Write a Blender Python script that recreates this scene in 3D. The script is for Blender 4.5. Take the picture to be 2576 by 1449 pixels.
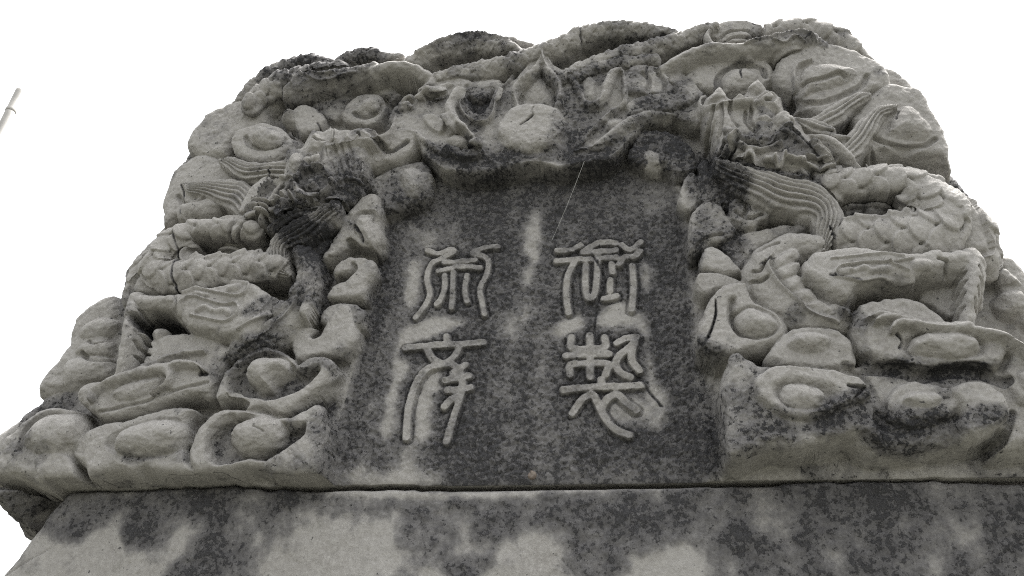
import bpy, math, random
import numpy as np
random.seed(7); rng = np.random.default_rng(7)
C = bpy.context.scene.collection
scene = bpy.context.scene
for o in list(bpy.data.objects): bpy.data.objects.remove(o)

# ------------------------------------------------------------- camera, sky, sun, exposure
JOINT_Z = 1.945                       # height of the joint between shaft and crown above the ground
cam_data = bpy.data.cameras.new('camera'); cam = bpy.data.objects.new('camera', cam_data); C.objects.link(cam)
scene.camera = cam
cam_data.sensor_width = 36; cam_data.lens = 36*2200/2576; cam_data.clip_start = .05; cam_data.clip_end = 3000
def set_camera(yaw, pitch, roll, loc):
    from mathutils import Matrix, Vector
    fw = Vector((math.sin(yaw)*math.cos(pitch), math.cos(yaw)*math.cos(pitch), math.sin(pitch)))
    r = Vector((math.cos(yaw), -math.sin(yaw), 0)); u = r.cross(fw)
    r2 = r*math.cos(roll)+u*math.sin(roll); u2 = -r*math.sin(roll)+u*math.cos(roll)
    m = Matrix((r2, u2, -fw)).transposed().to_4x4(); m.translation = loc
    cam.matrix_world = m
set_camera(math.radians(-9.35), math.radians(32), math.radians(2.69), (.154, -1.1, JOINT_Z-.3945))

world = bpy.data.worlds.new('World'); scene.world = world; world.use_nodes = True
SUN_EL, SUN_AZ = 72, 42              # high, behind the stone and to the right, veiled by bright cloud
wn = world.node_tree.nodes; wl = world.node_tree.links
bg = wn['Background']
sky = wn.new('ShaderNodeTexSky'); sky.sky_type = 'NISHITA'; sky.sun_disc = False
sky.sun_elevation = math.radians(SUN_EL); sky.sun_rotation = math.radians(SUN_AZ)
sky.dust_density = 4; sky.air_density = 1.5; sky.ozone_density = 1
bw = wn.new('ShaderNodeRGBToBW'); mixs = wn.new('ShaderNodeMix'); mixs.data_type = 'RGBA'
mixs.inputs['Factor'].default_value = .93
wl.new(sky.outputs[0], bw.inputs[0]); wl.new(sky.outputs[0], mixs.inputs['A']); wl.new(bw.outputs[0], mixs.inputs['B'])
wl.new(mixs.outputs['Result'], bg.inputs[0]); bg.inputs[1].default_value = .1
sd = bpy.data.lights.new('sun', 'SUN'); sun = bpy.data.objects.new('sun', sd); C.objects.link(sun)
sd.energy = 2.6; sd.angle = math.radians(22); sd.color = (1, .97, .93)
from mathutils import Vector
_d = Vector((math.sin(math.radians(SUN_AZ))*math.cos(math.radians(SUN_EL)), math.cos(math.radians(SUN_AZ))*math.cos(math.radians(SUN_EL)), math.sin(math.radians(SUN_EL))))
sun.rotation_euler = (-_d).to_track_quat('-Z', 'Y').to_euler(); sun.location = (6, 8, 20)
vs = scene.view_settings
vs.view_transform = 'Standard'; vs.look = 'None'; vs.gamma = 1; vs.use_curve_mapping = False; vs.exposure = 2.66
scene.cycles.use_denoising = False; scene.cycles.filter_width = 1.1; scene.cycles.max_bounces = 6

# ------------------------------------------------------------- materials
def nd(t, kind, **kw):
    n = t.nodes.new(kind)
    for k, v in kw.items():
        if hasattr(n, k): setattr(n, k, v)
        else: n.inputs[k.replace('_', ' ')].default_value = v
    return n
def ramp(t, a, b, src):
    n = t.nodes.new('ShaderNodeMapRange'); n.interpolation_type = 'SMOOTHSTEP'
    n.inputs['From Min'].default_value = a; n.inputs['From Max'].default_value = b
    t.links.new(src, n.inputs['Value']); return n.outputs['Result']
def math_(t, op, a, b):
    n = t.nodes.new('ShaderNodeMath'); n.operation = op
    for i, x in enumerate((a, b)):
        if isinstance(x, (int, float)): n.inputs[i].default_value = x
        else: t.links.new(x, n.inputs[i])
    return n.outputs[0]
def mix(t, f, a, b):
    n = t.nodes.new('ShaderNodeMix'); n.data_type = 'RGBA'
    for s, x in (('Factor', f), ('A', a), ('B', b)):
        if isinstance(x, tuple): n.inputs[s].default_value = (*x, 1)
        elif isinstance(x, (int, float)): n.inputs[s].default_value = x
        else: t.links.new(x, n.inputs[s])
    return n.outputs['Result']
def stone_material(name, use_attr=True, growth=0, thick=.92):
    m = bpy.data.materials.new(name); m.use_nodes = True; t = m.node_tree
    b = t.nodes['Principled BSDF']; b.inputs['Roughness'].default_value = .92; b.inputs['Specular IOR Level'].default_value = .15
    geo = t.nodes.new('ShaderNodeNewGeometry'); P = geo.outputs['Position']
    def noise(scale, detail=6, rough=.6, vec=P, dist=0):
        n = t.nodes.new('ShaderNodeTexNoise'); n.inputs['Scale'].default_value = scale; n.inputs['Detail'].default_value = detail
        n.inputs['Roughness'].default_value = rough; n.inputs['Distortion'].default_value = dist
        t.links.new(vec, n.inputs['Vector']); return n.outputs['Fac']
    big, mid, fine, grit = noise(7, 5), noise(38, 9, .68), noise(170, 6, .7), noise(600, 3, .6)
    if use_attr:
        at = t.nodes.new('ShaderNodeAttribute'); at.attribute_name = 'lichen'; K = at.outputs['Fac']
    else:
        K = math_(t, 'MULTIPLY', big, .6)
    # stretched grain: dressed tooling marks
    mp = t.nodes.new('ShaderNodeMapping'); mp.inputs['Scale'].default_value = (1, 1, .35); mp.inputs['Rotation'].default_value = (0, .9, 0)
    t.links.new(P, mp.inputs['Vector'])
    grain = noise(240, 4, .6, mp.outputs[0])
    light = mix(t, ramp(t, .3, .7, big), (.224, .213, .200), (.284, .273, .259))
    light = mix(t, ramp(t, .35, .75, fine), light, (.332, .322, .304))
    light = mix(t, math_(t, 'MULTIPLY', ramp(t, .55, .72, mid), .45), light, (.155, .15, .132))
    film = mix(t, ramp(t, .3, .7, fine), (.102, .098, .098), (.163, .158, .155))        # thin grey film of growth
    film2 = mix(t, ramp(t, .3, .7, fine), (.062, .060, .062), (.110, .107, .107))       # denser, older film
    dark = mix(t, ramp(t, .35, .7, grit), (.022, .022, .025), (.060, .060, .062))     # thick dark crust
    fleck = noise(125, 7, .74)
    s = math_(t, 'ADD', K, math_(t, 'MULTIPLY', math_(t, 'SUBTRACT', mid, .5), .85))
    s = math_(t, 'ADD', s, math_(t, 'MULTIPLY', math_(t, 'SUBTRACT', big, .5), .35))
    col = mix(t, math_(t, 'MULTIPLY', ramp(t, .27, .62, s), .93), light, film)
    col = mix(t, ramp(t, .50, .88, s), col, film2)
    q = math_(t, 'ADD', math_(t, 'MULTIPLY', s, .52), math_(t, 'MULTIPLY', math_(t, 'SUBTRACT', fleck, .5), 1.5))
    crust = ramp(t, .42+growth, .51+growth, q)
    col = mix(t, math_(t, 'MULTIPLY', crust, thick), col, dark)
    speck = math_(t, 'MULTIPLY', ramp(t, .655, .70, noise(150, 4, .65)), .8)
    col = mix(t, speck, col, (.035, .035, .037))
    t.links.new(col, b.inputs['Base Color'])
    h = math_(t, 'ADD', math_(t, 'MULTIPLY', grain, .5), math_(t, 'MULTIPLY', fine, .8))
    h = math_(t, 'ADD', h, math_(t, 'MULTIPLY', math_(t, 'MULTIPLY', crust, grit), .9))
    h = math_(t, 'ADD', h, math_(t, 'MULTIPLY', crust, .25))
    bp = t.nodes.new('ShaderNodeBump'); bp.inputs['Strength'].default_value = .75; bp.inputs['Distance'].default_value = .003
    t.links.new(h, bp.inputs['Height']); t.links.new(bp.outputs[0], b.inputs['Normal'])
    return m
STONE = stone_material('weathered_limestone', True, -.045)
STONE_PANEL = stone_material('stained_limestone', True, .0, .66)
STONE_SHAFT = stone_material('smooth_limestone', True, .05, .72)
def plain_material(name, c1, c2, scale, rough=.8, bump=.2):
    m = bpy.data.materials.new(name); m.use_nodes = True; t = m.node_tree; b = t.nodes['Principled BSDF']
    b.inputs['Roughness'].default_value = rough
    tc = t.nodes.new('ShaderNodeTexCoord')
    n = t.nodes.new('ShaderNodeTexNoise'); n.inputs['Scale'].default_value = scale; n.inputs['Detail'].default_value = 8
    t.links.new(tc.outputs['Object'], n.inputs['Vector'])
    t.links.new(mix(t, ramp(t, .35, .65, n.outputs['Fac']), c1, c2), b.inputs['Base Color'])
    bp = t.nodes.new('ShaderNodeBump'); bp.inputs['Strength'].default_value = bump; bp.inputs['Distance'].default_value = .01
    t.links.new(n.outputs['Fac'], bp.inputs['Height']); t.links.new(bp.outputs[0], b.inputs['Normal'])
    return m

# ------------------------------------------------------------- carving tools: a relief field over the face of the stone
G = .0012                                             # spacing of the carved surface's points, metres
U0, U1, V0, V1 = -.82, .78, -.11, .93
NU, NV = int((U1-U0)/G)+1, int((V1-V0)/G)+1
us = U0+np.arange(NU)*G; vsx = V0+np.arange(NV)*G
BACK = -.10
class Field: pass
def new_field():
    f = Field(); f.H = np.full((NV, NU), BACK); f.L = np.zeros((NV, NU), np.int32); f.K = np.full((NV, NU), .3); f.D = np.zeros((NV, NU)); f.S = np.zeros((NV, NU)); return f
FD = new_field()
RS = 1.0
ASP = .8                                              # carvers drew the high forms taller, to be read from below
HS = 1.0                                              # how far this stretch of the carving stands out
KEYS = ['']; PARENT = {}; ID = {}
def key(k):
    """'name#tag@parent' -> integer id of a part"""
    k0, _, par = k.partition('@')
    if k0 not in ID: ID[k0] = len(KEYS); KEYS.append(k0); PARENT[k0] = par or None
    return ID[k0]
def M(s):
    a = np.array([[float(q) for q in p.split(',')] for p in s.split()]); return a/1000
def spline(p, closed, n=6):
    """Catmull-Rom through the traced points"""
    p = np.asarray(p); N = len(p)
    if N < 3: return p
    if closed: q = np.vstack([p[-1], p, p[0], p[1]])
    else: q = np.vstack([2*p[0]-p[1], p, 2*p[-1]-p[-2]])
    out = []
    for i in range(N if closed else N-1):
        a, b, c, d = q[i:i+4]
        t = (np.arange(n)/n)[:, None]
        out.append(.5*((2*b)+(c-a)*t+(2*a-5*b+4*c-d)*t*t+(3*b-a-3*c+d)*t**3))
    out = np.vstack(out)
    if not closed: out = np.vstack([out, p[-1]])
    return out
def box(p, m):
    i0 = max(0, int((p[:, 0].min()-m-U0)/G)); i1 = min(NU, int((p[:, 0].max()+m-U0)/G)+2)
    j0 = max(0, int((p[:, 1].min()-m-V0)/G)); j1 = min(NV, int((p[:, 1].max()+m-V0)/G)+2)
    if i1 <= i0 or j1 <= j0: return None
    return (slice(j0, j1), slice(i0, i1)), np.meshgrid(us[i0:i1], vsx[j0:j1])
def seg_dist(X, Y, p, closed, rad=None):
    """distance to a polyline, arc position, side and interpolated radius"""
    best = np.full(X.shape, 1e9); S = np.zeros(X.shape); side = np.zeros(X.shape); R = np.zeros(X.shape)
    q = np.vstack([p, p[:1]]) if closed else p
    acc = 0.
    for i in range(len(q)-1):
        a, b = q[i], q[i+1]; d = b-a; l2 = d@d
        if l2 < 1e-14: continue
        t = ((X-a[0])*d[0]+(Y-a[1])*d[1])/l2
        t = np.clip(t, 0, 1)
        dx, dy = X-a[0]-t*d[0], Y-a[1]-t*d[1]
        dd = dx*dx+dy*dy
        if rad is not None:
            r = rad[i]+(rad[i+1]-rad[i])*t; cmp_ = np.sqrt(dd)/r
        else: cmp_ = np.sqrt(dd)
        m = cmp_ < best
        best[m] = cmp_[m]; l = math.sqrt(l2); S[m] = acc+t[m]*l
        side[m] = np.sign(d[0]*dy-d[1]*dx)[m]
        if rad is not None: R[m] = r[m]
        acc += l
    return best, S, side, R, acc
def inside(X, Y, p):
    r = np.zeros(X.shape, bool); q = np.vstack([p, p[:1]])
    for a, b in zip(q[:-1], q[1:]):
        if a[1] == b[1]: continue
        c = ((a[1] > Y) != (b[1] > Y)) & (X < (b[0]-a[0])*(Y-a[1])/(b[1]-a[1])+a[0])
        r ^= c
    return r
def lift(h): h = np.asarray(h, float); return np.where(h > 0, h*HS, h)
def sm(t): t = np.clip(t, 0, 1); return t*t*(3-2*t)
def poly_field(pts, m=0, raw=False):
    p = np.asarray(pts) if raw else spline(pts, True)
    B = box(p, m)
    if B is None: return None
    sl, (X, Y) = B
    ins = inside(X, Y, p); d = seg_dist(X, Y, p, True)[0]
    return sl, X, Y, ins, d
def put(sl, h, mask, k, lab, fine=None):
    Hs, Ls, Ks = FD.H[sl], FD.L[sl], FD.K[sl]
    w = mask & (h > Hs)
    Hs[w] = h[w]; FD.D[sl][w] = 0 if fine is None else fine[w]
    if lab: Ls[w] = lab
    if k is not None: Ks[w] = k
def pil(part, pts, base, peak, edge=25, k=.25, prof='r', raw=False, grow=2.5):
    """a swelling form with a traced outline (heights and edge in mm)"""
    r = poly_field(pts, grow/1000, raw=raw)
    if r is None: return
    sl, X, Y, ins, d = r
    if not ins.any(): return
    d = np.where(ins, d, -d)+grow/1000; ins = d > 0          # the foot of the form spreads a little beyond its front edge
    e = d[ins].max() if prof == 'd' else min(edge*.62/1000, d[ins].max())
    t = np.clip(d/e, 0, 1)
    base, peak = lift(base), lift(peak)
    f = {'r': (1-(1-t)**3.3)**(1/3.3), 'd': np.sqrt(1-(1-t)**2)**.9, 's': sm(t), 'c': t}[prof]
    put(sl, (base+(peak-base)*f)/1000, ins, k, key(part))
def dome(part, pts, base, peak, k=.15): pil(part, pts, base, peak, k=k, prof='d')
def radii(p0, r, p):
    """radius at every spline point from a few given along the path (mm)"""
    r = np.atleast_1d(np.array(r, float))/1000
    return np.interp(np.linspace(0, 1, len(p)), np.linspace(0, 1, len(r)), r)
SCALES = {}
def tub(part, pts, r, base, peak, k=.25, strands=None, scales=None, sparent=None, power=.5):
    """a body, limb or lock of hair swept along a traced line"""
    p = spline(pts, False); rad = radii(pts, r, p)*RS
    B = box(p, rad.max()/ASP)
    if B is None: return
    sl, (X, Y) = B
    t, S, side, R, tot = seg_dist(X, Y*ASP, p*[1, ASP], False, rad)
    m = t < 1
    base, peak = lift(base), lift(peak)
    base = np.interp(S/tot, np.linspace(0, 1, np.size(base)), np.atleast_1d(base)) if np.size(base) > 1 else base
    peak = np.interp(S/tot, np.linspace(0, 1, np.size(peak)), np.atleast_1d(peak)) if np.size(peak) > 1 else peak
    h = (base+(peak-base)*np.clip(1-t*t, 0, 1)**power)/1000
    if strands:
        n, amp = strands
        ph = t*side+.12*np.sin(S*60+n)                     # wandering locks
        fine = 1.3*amp/1000*(np.abs(np.cos(ph*n*math.pi/2))-.6)*np.clip((1-t)*4, 0, 1)
    if not scales:
        put(sl, h, m, k, key(part), fine if strands else None); return
    Ls, Ws, amp = scales[0]/1000, scales[1]/1000, scales[2]*1.15/1000
    x = np.arcsin(np.clip(t, 0, 1))/(math.pi/2)*side*R*1.25
    x = x/(R/R[m].mean()+1e-9)
    s = S if Ls > 0 else tot-S
    Ls = abs(Ls)
    lab = np.zeros(X.shape, np.int64); hs = np.zeros(X.shape)
    done = np.zeros(X.shape, bool)
    for off in (-1, 0, 1):
        i = np.floor(s/Ls).astype(int)+off
        ds = s-i*Ls
        j = np.floor(x/Ws+(i % 2)*.5).astype(int)
        dt = x-(j+.5-(i % 2)*.5)*Ws
        half = Ws*.5*np.sqrt(np.clip(1-(np.clip(ds-.6*Ls, 0, None)/(1.05*Ls))**2, 0, 1))
        w = ~done & ((np.abs(dt) < half) if off < 1 else True)
        e = np.clip((half-np.abs(dt))/(.13*Ws), 0, 1)
        hv = amp*(.1+1.0*np.clip(ds, 0, None)/(1.65*Ls))+amp*.5*np.sqrt(1-(1-e)**2) if off < 1 else np.zeros(X.shape)
        lab[w] = ((i+50)*100+(j+50))[w]; hs[w] = hv[w]
        done |= w
    Hs = FD.H[sl]; w = m & (h > Hs)
    put(sl, h, m, k, key(part), hs*np.clip((1-t)*5, 0, 1))
    Lsub = FD.L[sl]
    for c in np.unique(lab[w]):
        q = w & (lab == c)
        if q.sum() < 18: continue
        SCALES['n'] = SCALES.get('n', 0)+1
        Lsub[q] = key('scale#%d@%s' % (SCALES['n'], sparent or part.split('@')[0]))
        FD.K[sl][q] += random.uniform(-.08, .08)
def rid(pts, r, h, part=None, closed=False, k=None, power=1):
    """a raised bead following whatever it lies on"""
    p = spline(pts, closed); rad = radii(pts, r, p)
    if closed: rad = np.append(rad, rad[0])
    B = box(p, rad.max())
    if B is None: return
    sl, (X, Y) = B
    t = seg_dist(X, Y, p, closed, rad)[0]
    m = t < 1
    FD.D[sl][m] += (1.35*h/1000*np.clip(1-t*t, 0, 1)**power)[m]
    if part: FD.L[sl][t < .85] = key(part)
    if k is not None: FD.K[sl][m] = k
def gro(pts, r, d, closed=False, k=None): rid(pts, r, -min(d, 6), None, closed, k)
def dish(pts, depth, edge=15, dk=0):
    r = poly_field(pts)
    if r is None: return
    sl, X, Y, ins, d = r
    f = np.where(ins, sm(d/(edge/1000)), 0)
    FD.H[sl] -= depth/1000*f; FD.K[sl] += dk*f
def low(part, pts, level, edge=15, k=None, raw=False):
    """cut the surface down to a level inside an outline"""
    r = poly_field(pts, raw=raw)
    if r is None: return
    sl, X, Y, ins, d = r
    f = np.where(ins, sm(d/(edge/1000)), 0)
    H = FD.H[sl]; H += (np.minimum(H, lift(level)/1000)-H)*f; FD.D[sl][...] *= 1-f
    if part: FD.L[sl][f > .25] = key(part)
    if k is not None: FD.K[sl][...] += (k-FD.K[sl])*f
def pat(pts, k, feather=20, a=1.):
    """a patch where growth is denser or where the stone is bare"""
    p = spline(pts, True); B = box(p, feather/1000)
    if B is None: return
    sl, (X, Y) = B
    ins = inside(X, Y, p); d = seg_dist(X, Y, p, True)[0]*np.where(ins, 1, -1)
    f = sm(.5+.5*d/(feather/1000))*a
    FD.K[sl] += (k-FD.K[sl])*f
def strokes(part, paths, r, h, k=.42):
    ps = [spline(M(q), False, 5) for q in paths]
    allp = np.vstack(ps); B = box(allp, .02)
    sl, (X, Y) = B
    d = np.full(X.shape, 9.)
    for p in ps: d = np.minimum(d, seg_dist(X, Y, p, False)[0])
    d += np.random.default_rng(len(paths)).normal(0, .0001, d.shape)
    r *= .9; f = sm((r/1000-d)/.0012+.5)
    gap = np.exp(-((d-r/1000-.0022)/.0014)**2)
    FD.S[sl] += .68*h/1000*f-.0022*gap
    FD.K[sl] += .2*gap
    FD.L[sl][f > .3] = key(part)
    if k is not None: FD.K[sl] += (k-FD.K[sl])*f
def vnoise(cell, seed, tall=1):
    """smooth random relief with the given feature size (m)"""
    r = np.random.default_rng(seed); a = cell/G
    ny, nx = int(NV/a/tall)+4, int(NU/a)+4
    g = r.normal(0, 1, (ny, nx))
    y = np.arange(NV)/a/tall; x = np.arange(NU)/a
    def w(t, gi, ax):
        i = t.astype(int); f = t-i
        c = [(1-f)**3/6, (3*f**3-6*f**2+4)/6, (-3*f**3+3*f**2+3*f+1)/6, f**3/6]
        return sum((np.take(gi, i+n, axis=ax)*(c[n][:, None] if ax == 0 else c[n][None, :])) for n in range(4))
    return w(x, w(y, g, 0), 1)*1.7
def M_shift(p, n): return p+np.array([.004*n, .0035*n])
# ------------------------------------------------------------- the carved crown of the stele
# the mass of stone behind the relief, with the silhouette of the crown
OUT = M("-823,17 -826,57 -779,108 -740,147 -735,201 -716,273 -675,309 -678,379 -647,438 -630,483 -646,545 -629,627 -613,659 -564,718 -508,730 -446,753 -349,773 -276,781 -224,770 -168,799 -104,802 -10,771 107,798 162,800 229,775 263,783 348,778 412,765 487,756 534,697 563,687 604,658 621,587 627,513 655,441 665,374 653,333 665,272 700,207 725,117 705,15 678,-78 -10,-79 -589,-80 -654,-12 -741,4")
pil('carved_ground', OUT, -100, 7, 60, k=.45)
PANEL = M("-205,490 -106,501 -8,501 89,497 189,495 229,478 235,408 239,320 241,239 239,176 237,115 240,58 242,-9 239,-48 -274,-46 -265,1 -266,67 -262,128 -255,192 -252,259 -249,330 -245,406 -235,461")
low('inscription_panel', PANEL, 0, 12, k=.79)
low('inscription_panel', M("-156,543 -29,537 89,541 147,541 190,521 220,494 224,454 186,411 -153,432 -186,499"), 0, 9, k=.74)
HS = .66
ASP = 0.85
# --- left clouds at the back edge
pil('cloud#LB', M("-741,136 -747,164 -735,193 -723,222 -727,248 -723,277 -700,303 -665,316 -648,276 -648,227 -635,183 -671,162 -692,142"), -100, 28, 40, k=.2)
dome('knob#LB1@cloud#LB', M("-698,231 -698,253 -674,268 -647,259 -650,240 -675,229"), 5, 42)
dome('knob#LB2@cloud#LB', M("-699,207 -680,225 -645,225 -639,203 -664,197 -689,199"), 5, 40)
dome('knob#LB3@cloud#LB', M("-709,173 -699,195 -672,200 -635,193 -628,168 -662,158 -693,147"), 5, 46)
gro(M("-682,202 -665,190 -643,188 -628,195"), 4, 7)
gro(M("-680,224 -663,217 -645,226"), 3, 5)
HS = .8
# --- left bottom corner
pil('ledge', M("-790,24 -752,20 -716,12 -681,5 -656,-1 -652,-15 -680,-16 -691,-31 -704,-49 -714,-66 -738,-52 -770,-37"), -100, 42, 60, k=.62, prof='s')
pil('cloud#A1', M("-764,28 -749,40 -735,62 -713,90 -682,105 -651,103 -630,90 -614,69 -618,47 -620,29 -609,5 -606,-13 -640,-18 -674,-9 -704,-2 -749,-1"), -60, 66, 34, k=.22)
gro(M("-704,36 -706,58 -696,77 -676,92 -644,93"), 5, 6)
dome('knob#A1@cloud#A1', M("-697,41 -697,58 -687,75 -669,87 -641,87 -618,73 -613,55 -620,36 -644,25 -675,28"), 40, 96, k=.25)
pil('cloud#A1b', M("-672,21 -656,30 -630,26 -614,8 -612,-8 -638,-14 -657,-8 -669,9"), 20, 72, 14, k=.3)
pil('cloud#A2', M("-624,26 -618,52 -605,65 -586,74 -555,78 -527,89 -488,96 -459,91 -466,76 -463,45 -449,18 -435,-1 -456,-6 -490,-1 -512,4 -526,-3 -551,2 -574,-3 -590,-10 -599,8"), -10, 72, 26, k=.2)
dish(M("-575,34 -569,56 -542,69 -519,76 -486,79 -462,69 -455,41 -463,24 -496,15 -539,16"), 9, 12)
dome('knob#A2@cloud#A2', M("-557,31 -555,51 -539,65 -516,72 -487,73 -464,65 -457,49 -465,30 -490,21 -520,19 -543,21"), 42, 102, k=.15)
pil('cloud#A3', M("-453,24 -451,52 -437,75 -410,92 -363,86 -317,77 -290,93 -272,90 -262,59 -263,27 -262,-5 -277,-19 -329,-15 -334,-1 -359,5 -387,-1 -412,-5 -429,-9 -440,0"), -5, 74, 26, k=.3)
dish(M("-424,17 -432,44 -425,65 -401,82 -359,78 -312,67 -289,68 -288,48 -310,24 -333,9 -359,11 -385,7 -408,5"), 26, 13, .35)
pil('facet#A3@cloud#A3', M("-338,3 -316,22 -288,47 -271,33 -262,4 -269,-13 -303,-16"), 0, 62, 45, k=.3, prof='c')
dome('knob#A3@cloud#A3', M("-397,45 -392,64 -373,76 -346,80 -323,69 -321,50 -331,33 -353,23 -377,25"), 30, 94, k=.12)
pil('cloud#A4', M("-427,101 -431,130 -417,156 -394,176 -363,183 -337,173 -319,158 -301,168 -280,168 -263,151 -272,123 -293,101 -318,83 -336,79 -357,85 -379,82 -384,91 -408,104"), -5, 76, 24, k=.35)
dish(M("-415,115 -418,134 -408,154 -387,169 -360,175 -329,163 -311,147 -288,153 -280,143 -295,121 -322,103 -351,97 -379,102 -397,105"), 24, 12, .4)
gro(M("-408,109 -390,97 -380,92"), 5, 8)
dome('knob#A4@cloud#A4', M("-393,138 -387,159 -364,168 -334,163 -328,146 -339,135 -347,128 -351,117 -366,115 -379,123"), 30, 96, k=.12)
HS = .7
ASP = 0.75
# --- knots of cloud along the left jamb of the panel
pil('cloud#K1', M("-342,210 -330,226 -310,224 -314,209 -303,208 -294,225 -288,246 -277,260 -257,252 -248,206 -262,180 -293,177 -326,170 -338,184"), 0, 60, 20, k=.25)
pil('cloud#K2', M("-300,275 -294,296 -273,305 -265,324 -275,316 -294,313 -298,325 -284,341 -260,346 -238,335 -232,316 -241,295 -245,275 -271,272"), 0, 60, 18, k=.22)
gro(M("-289,309 -272,310 -263,321 -267,332"), 4, 10)
pil('cloud#K3', M("-318,340 -308,368 -299,393 -295,417 -283,441 -266,462 -248,464 -239,441 -237,410 -227,383 -238,360 -264,364 -279,372 -295,347"), 0, 64, 22, k=.25)
dome('knob#K3@cloud#K3', M("-275,402 -268,415 -251,415 -240,403 -234,376 -239,359 -256,368 -271,385"), 30, 82, k=.18)
gro(M("-276,412 -267,426 -247,423 -241,410"), 5, 9); gro(M("-271,398 -263,385 -254,369"), 1.8, 6, k=1)
gro(M("-278,374 -260,360 -237,354"), 5, 9)
pil('cloud#K4', M("-269,490 -264,507 -245,522 -217,533 -183,538 -169,515 -165,468 -194,451 -216,444 -235,442 -257,475"), 0, 44, 30, k=.5)
dome('knob#K4@cloud#K4', M("-215,507 -206,519 -186,515 -170,500 -170,475 -189,459 -207,478"), 20, 66, k=.35)
pil('cloud#K5', M("-304,235 -300,258 -278,265 -253,260 -241,244 -244,226 -272,222"), 0, 56, 18, k=.4)
ASP = 0.85
# --- left dragon's foot and leg
pil('cloud#A5', M("-557,165 -557,199 -534,212 -502,214 -469,211 -438,195 -420,180 -427,163 -432,143 -435,122 -445,109 -470,113 -496,104 -533,89 -574,79 -600,81 -620,94 -643,111 -644,122 -630,137 -606,141 -583,152"), -5, 82, 26, k=.18)
gro(M("-598,87 -574,93 -533,102 -505,114 -476,123 -446,129"), 3, 4)
dome('knob#A5@cloud#A5', M("-588,113 -578,127 -554,137 -525,142 -511,138 -517,122 -533,108 -556,100 -578,102"), 52, 96, k=.15)
# thigh, forearm
pil('dragon#L', M("-610,282 -615,309 -607,340 -591,369 -565,392 -536,408 -501,410 -487,400 -434,398 -426,383 -442,377 -482,378 -516,375 -526,370 -512,347 -464,346 -410,346 -388,332 -384,310 -409,297 -452,296 -505,283 -546,279 -588,279"), -60, 84, 40, k=.2)
tub('dragon#L', M("-591,357 -610,328 -611,290"), [20, 22, 18], [10, 0, -10], [80, 76, 66], k=.2, scales=(19, 20, 6))
tub('dragon#L', M("-429,389 -485,396 -524,392 -558,376 -575,346 -570,318 -537,308 -496,312 -442,317 -376,320"), [11, 13, 18, 23, 26, 25, 24, 23, 20, 16], [55, 54, 50, 46, 44, 46, 50, 54, 56, 56], [96, 98, 102, 104, 106, 106, 106, 106, 104, 100], k=.2, scales=(19, 20, 6))
low(None, M("-534,375 -528,387 -500,388 -467,385 -442,379 -447,361 -481,358 -515,356"), 30, 7, k=.55)
dome('cloud#HL', M("-494,380 -484,392 -466,387 -458,375 -473,366 -491,369"), 15, 56, k=.4)
rid(M("-418,369 -475,374 -512,373 -534,366 -541,350 -531,335 -501,328 -454,329 -405,332"), 3.2, 5, 'spine_ridge#L@dragon#L')
tub('leg#L@dragon#L', M("-588,265 -582,228 -578,193 -578,155 -582,132"), [19, 17, 17, 14, 13], 0, [112, 118, 118, 112, 100], k=.12)
for q in range(7):
    x, y = 690-q*9, 190+q*38
    gro(M("-575,245 -564,228 -554,217") if q == 0 else M("-570,209 -559,198 -548,188") if q == 1 else M("-568,192 -558,181 -546,175") if q == 2 else M("-566,173 -557,163 -544,157") if q == 3 else M("-596,235 -598,214 -599,200") if q == 4 else M("-593,207 -594,189 -593,176") if q == 5 else M("-587,182 -588,165 -586,149"), 2.2, 5)
tub('leg#L@dragon#L', M("-586,259 -556,259 -530,261 -508,253"), [19, 18, 17, 22], 10, 112, k=.15)
pil('leg#L@dragon#L', M("-516,249 -515,266 -498,276 -460,282 -423,286 -392,276 -372,257 -370,233 -378,207 -392,185 -423,193 -456,198 -491,211 -508,231"), 10, 118, 34, k=.15)
gro(M("-521,265 -515,252 -512,236"), 2, 5)
rid(M("-503,231 -502,248 -488,257 -465,250 -438,242 -418,243 -411,231 -417,219 -431,213 -458,218 -483,225"), 2, 4.5, 'flame_mark#L@dragon#L')
rid(M("-504,263 -483,269 -449,262 -418,255 -404,262 -409,275 -433,278"), 2, 4.5, 'flame_mark#L2@dragon#L')
for c in ("",):
    rid(M("-474,233 -462,238 -451,232"), 5, 4); rid(M("-445,230 -432,233 -425,227"), 6, 4); rid(M("-431,268 -421,270"), 7, 4); rid(M("-484,262 -464,258"), 4, 3)
low(None, M("-569,243 -551,250 -526,245 -511,225 -495,212 -524,222 -551,223 -571,209 -588,233"), 15, 8, k=.95)
# belly segments running up from behind the thigh
tub('belly#L@dragon#L', M("-412,187 -381,203 -354,226 -337,257 -333,290 -335,319 -350,347"), [24, 27, 27, 25, 22, 20, 16], 36, 94, k=.35)
for c in (M("-407,200 -384,216 -367,244 -381,280"), M("-407,178 -369,206 -341,239 -330,278 -332,315")): rid(c, 2.6, 5, 'belly_ridge#L@dragon#L')
for n_, c in enumerate((M("-391,196 -383,211 -363,224 -369,207"), M("-369,237 -359,254 -347,255 -346,243 -361,229"), M("-345,264 -345,279 -335,285 -334,271"), M("-327,235 -319,259 -311,252 -317,228"))):
    dome('belly_plate#L%d@dragon#L' % n_, c, 80, 101, k=.2)
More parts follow.
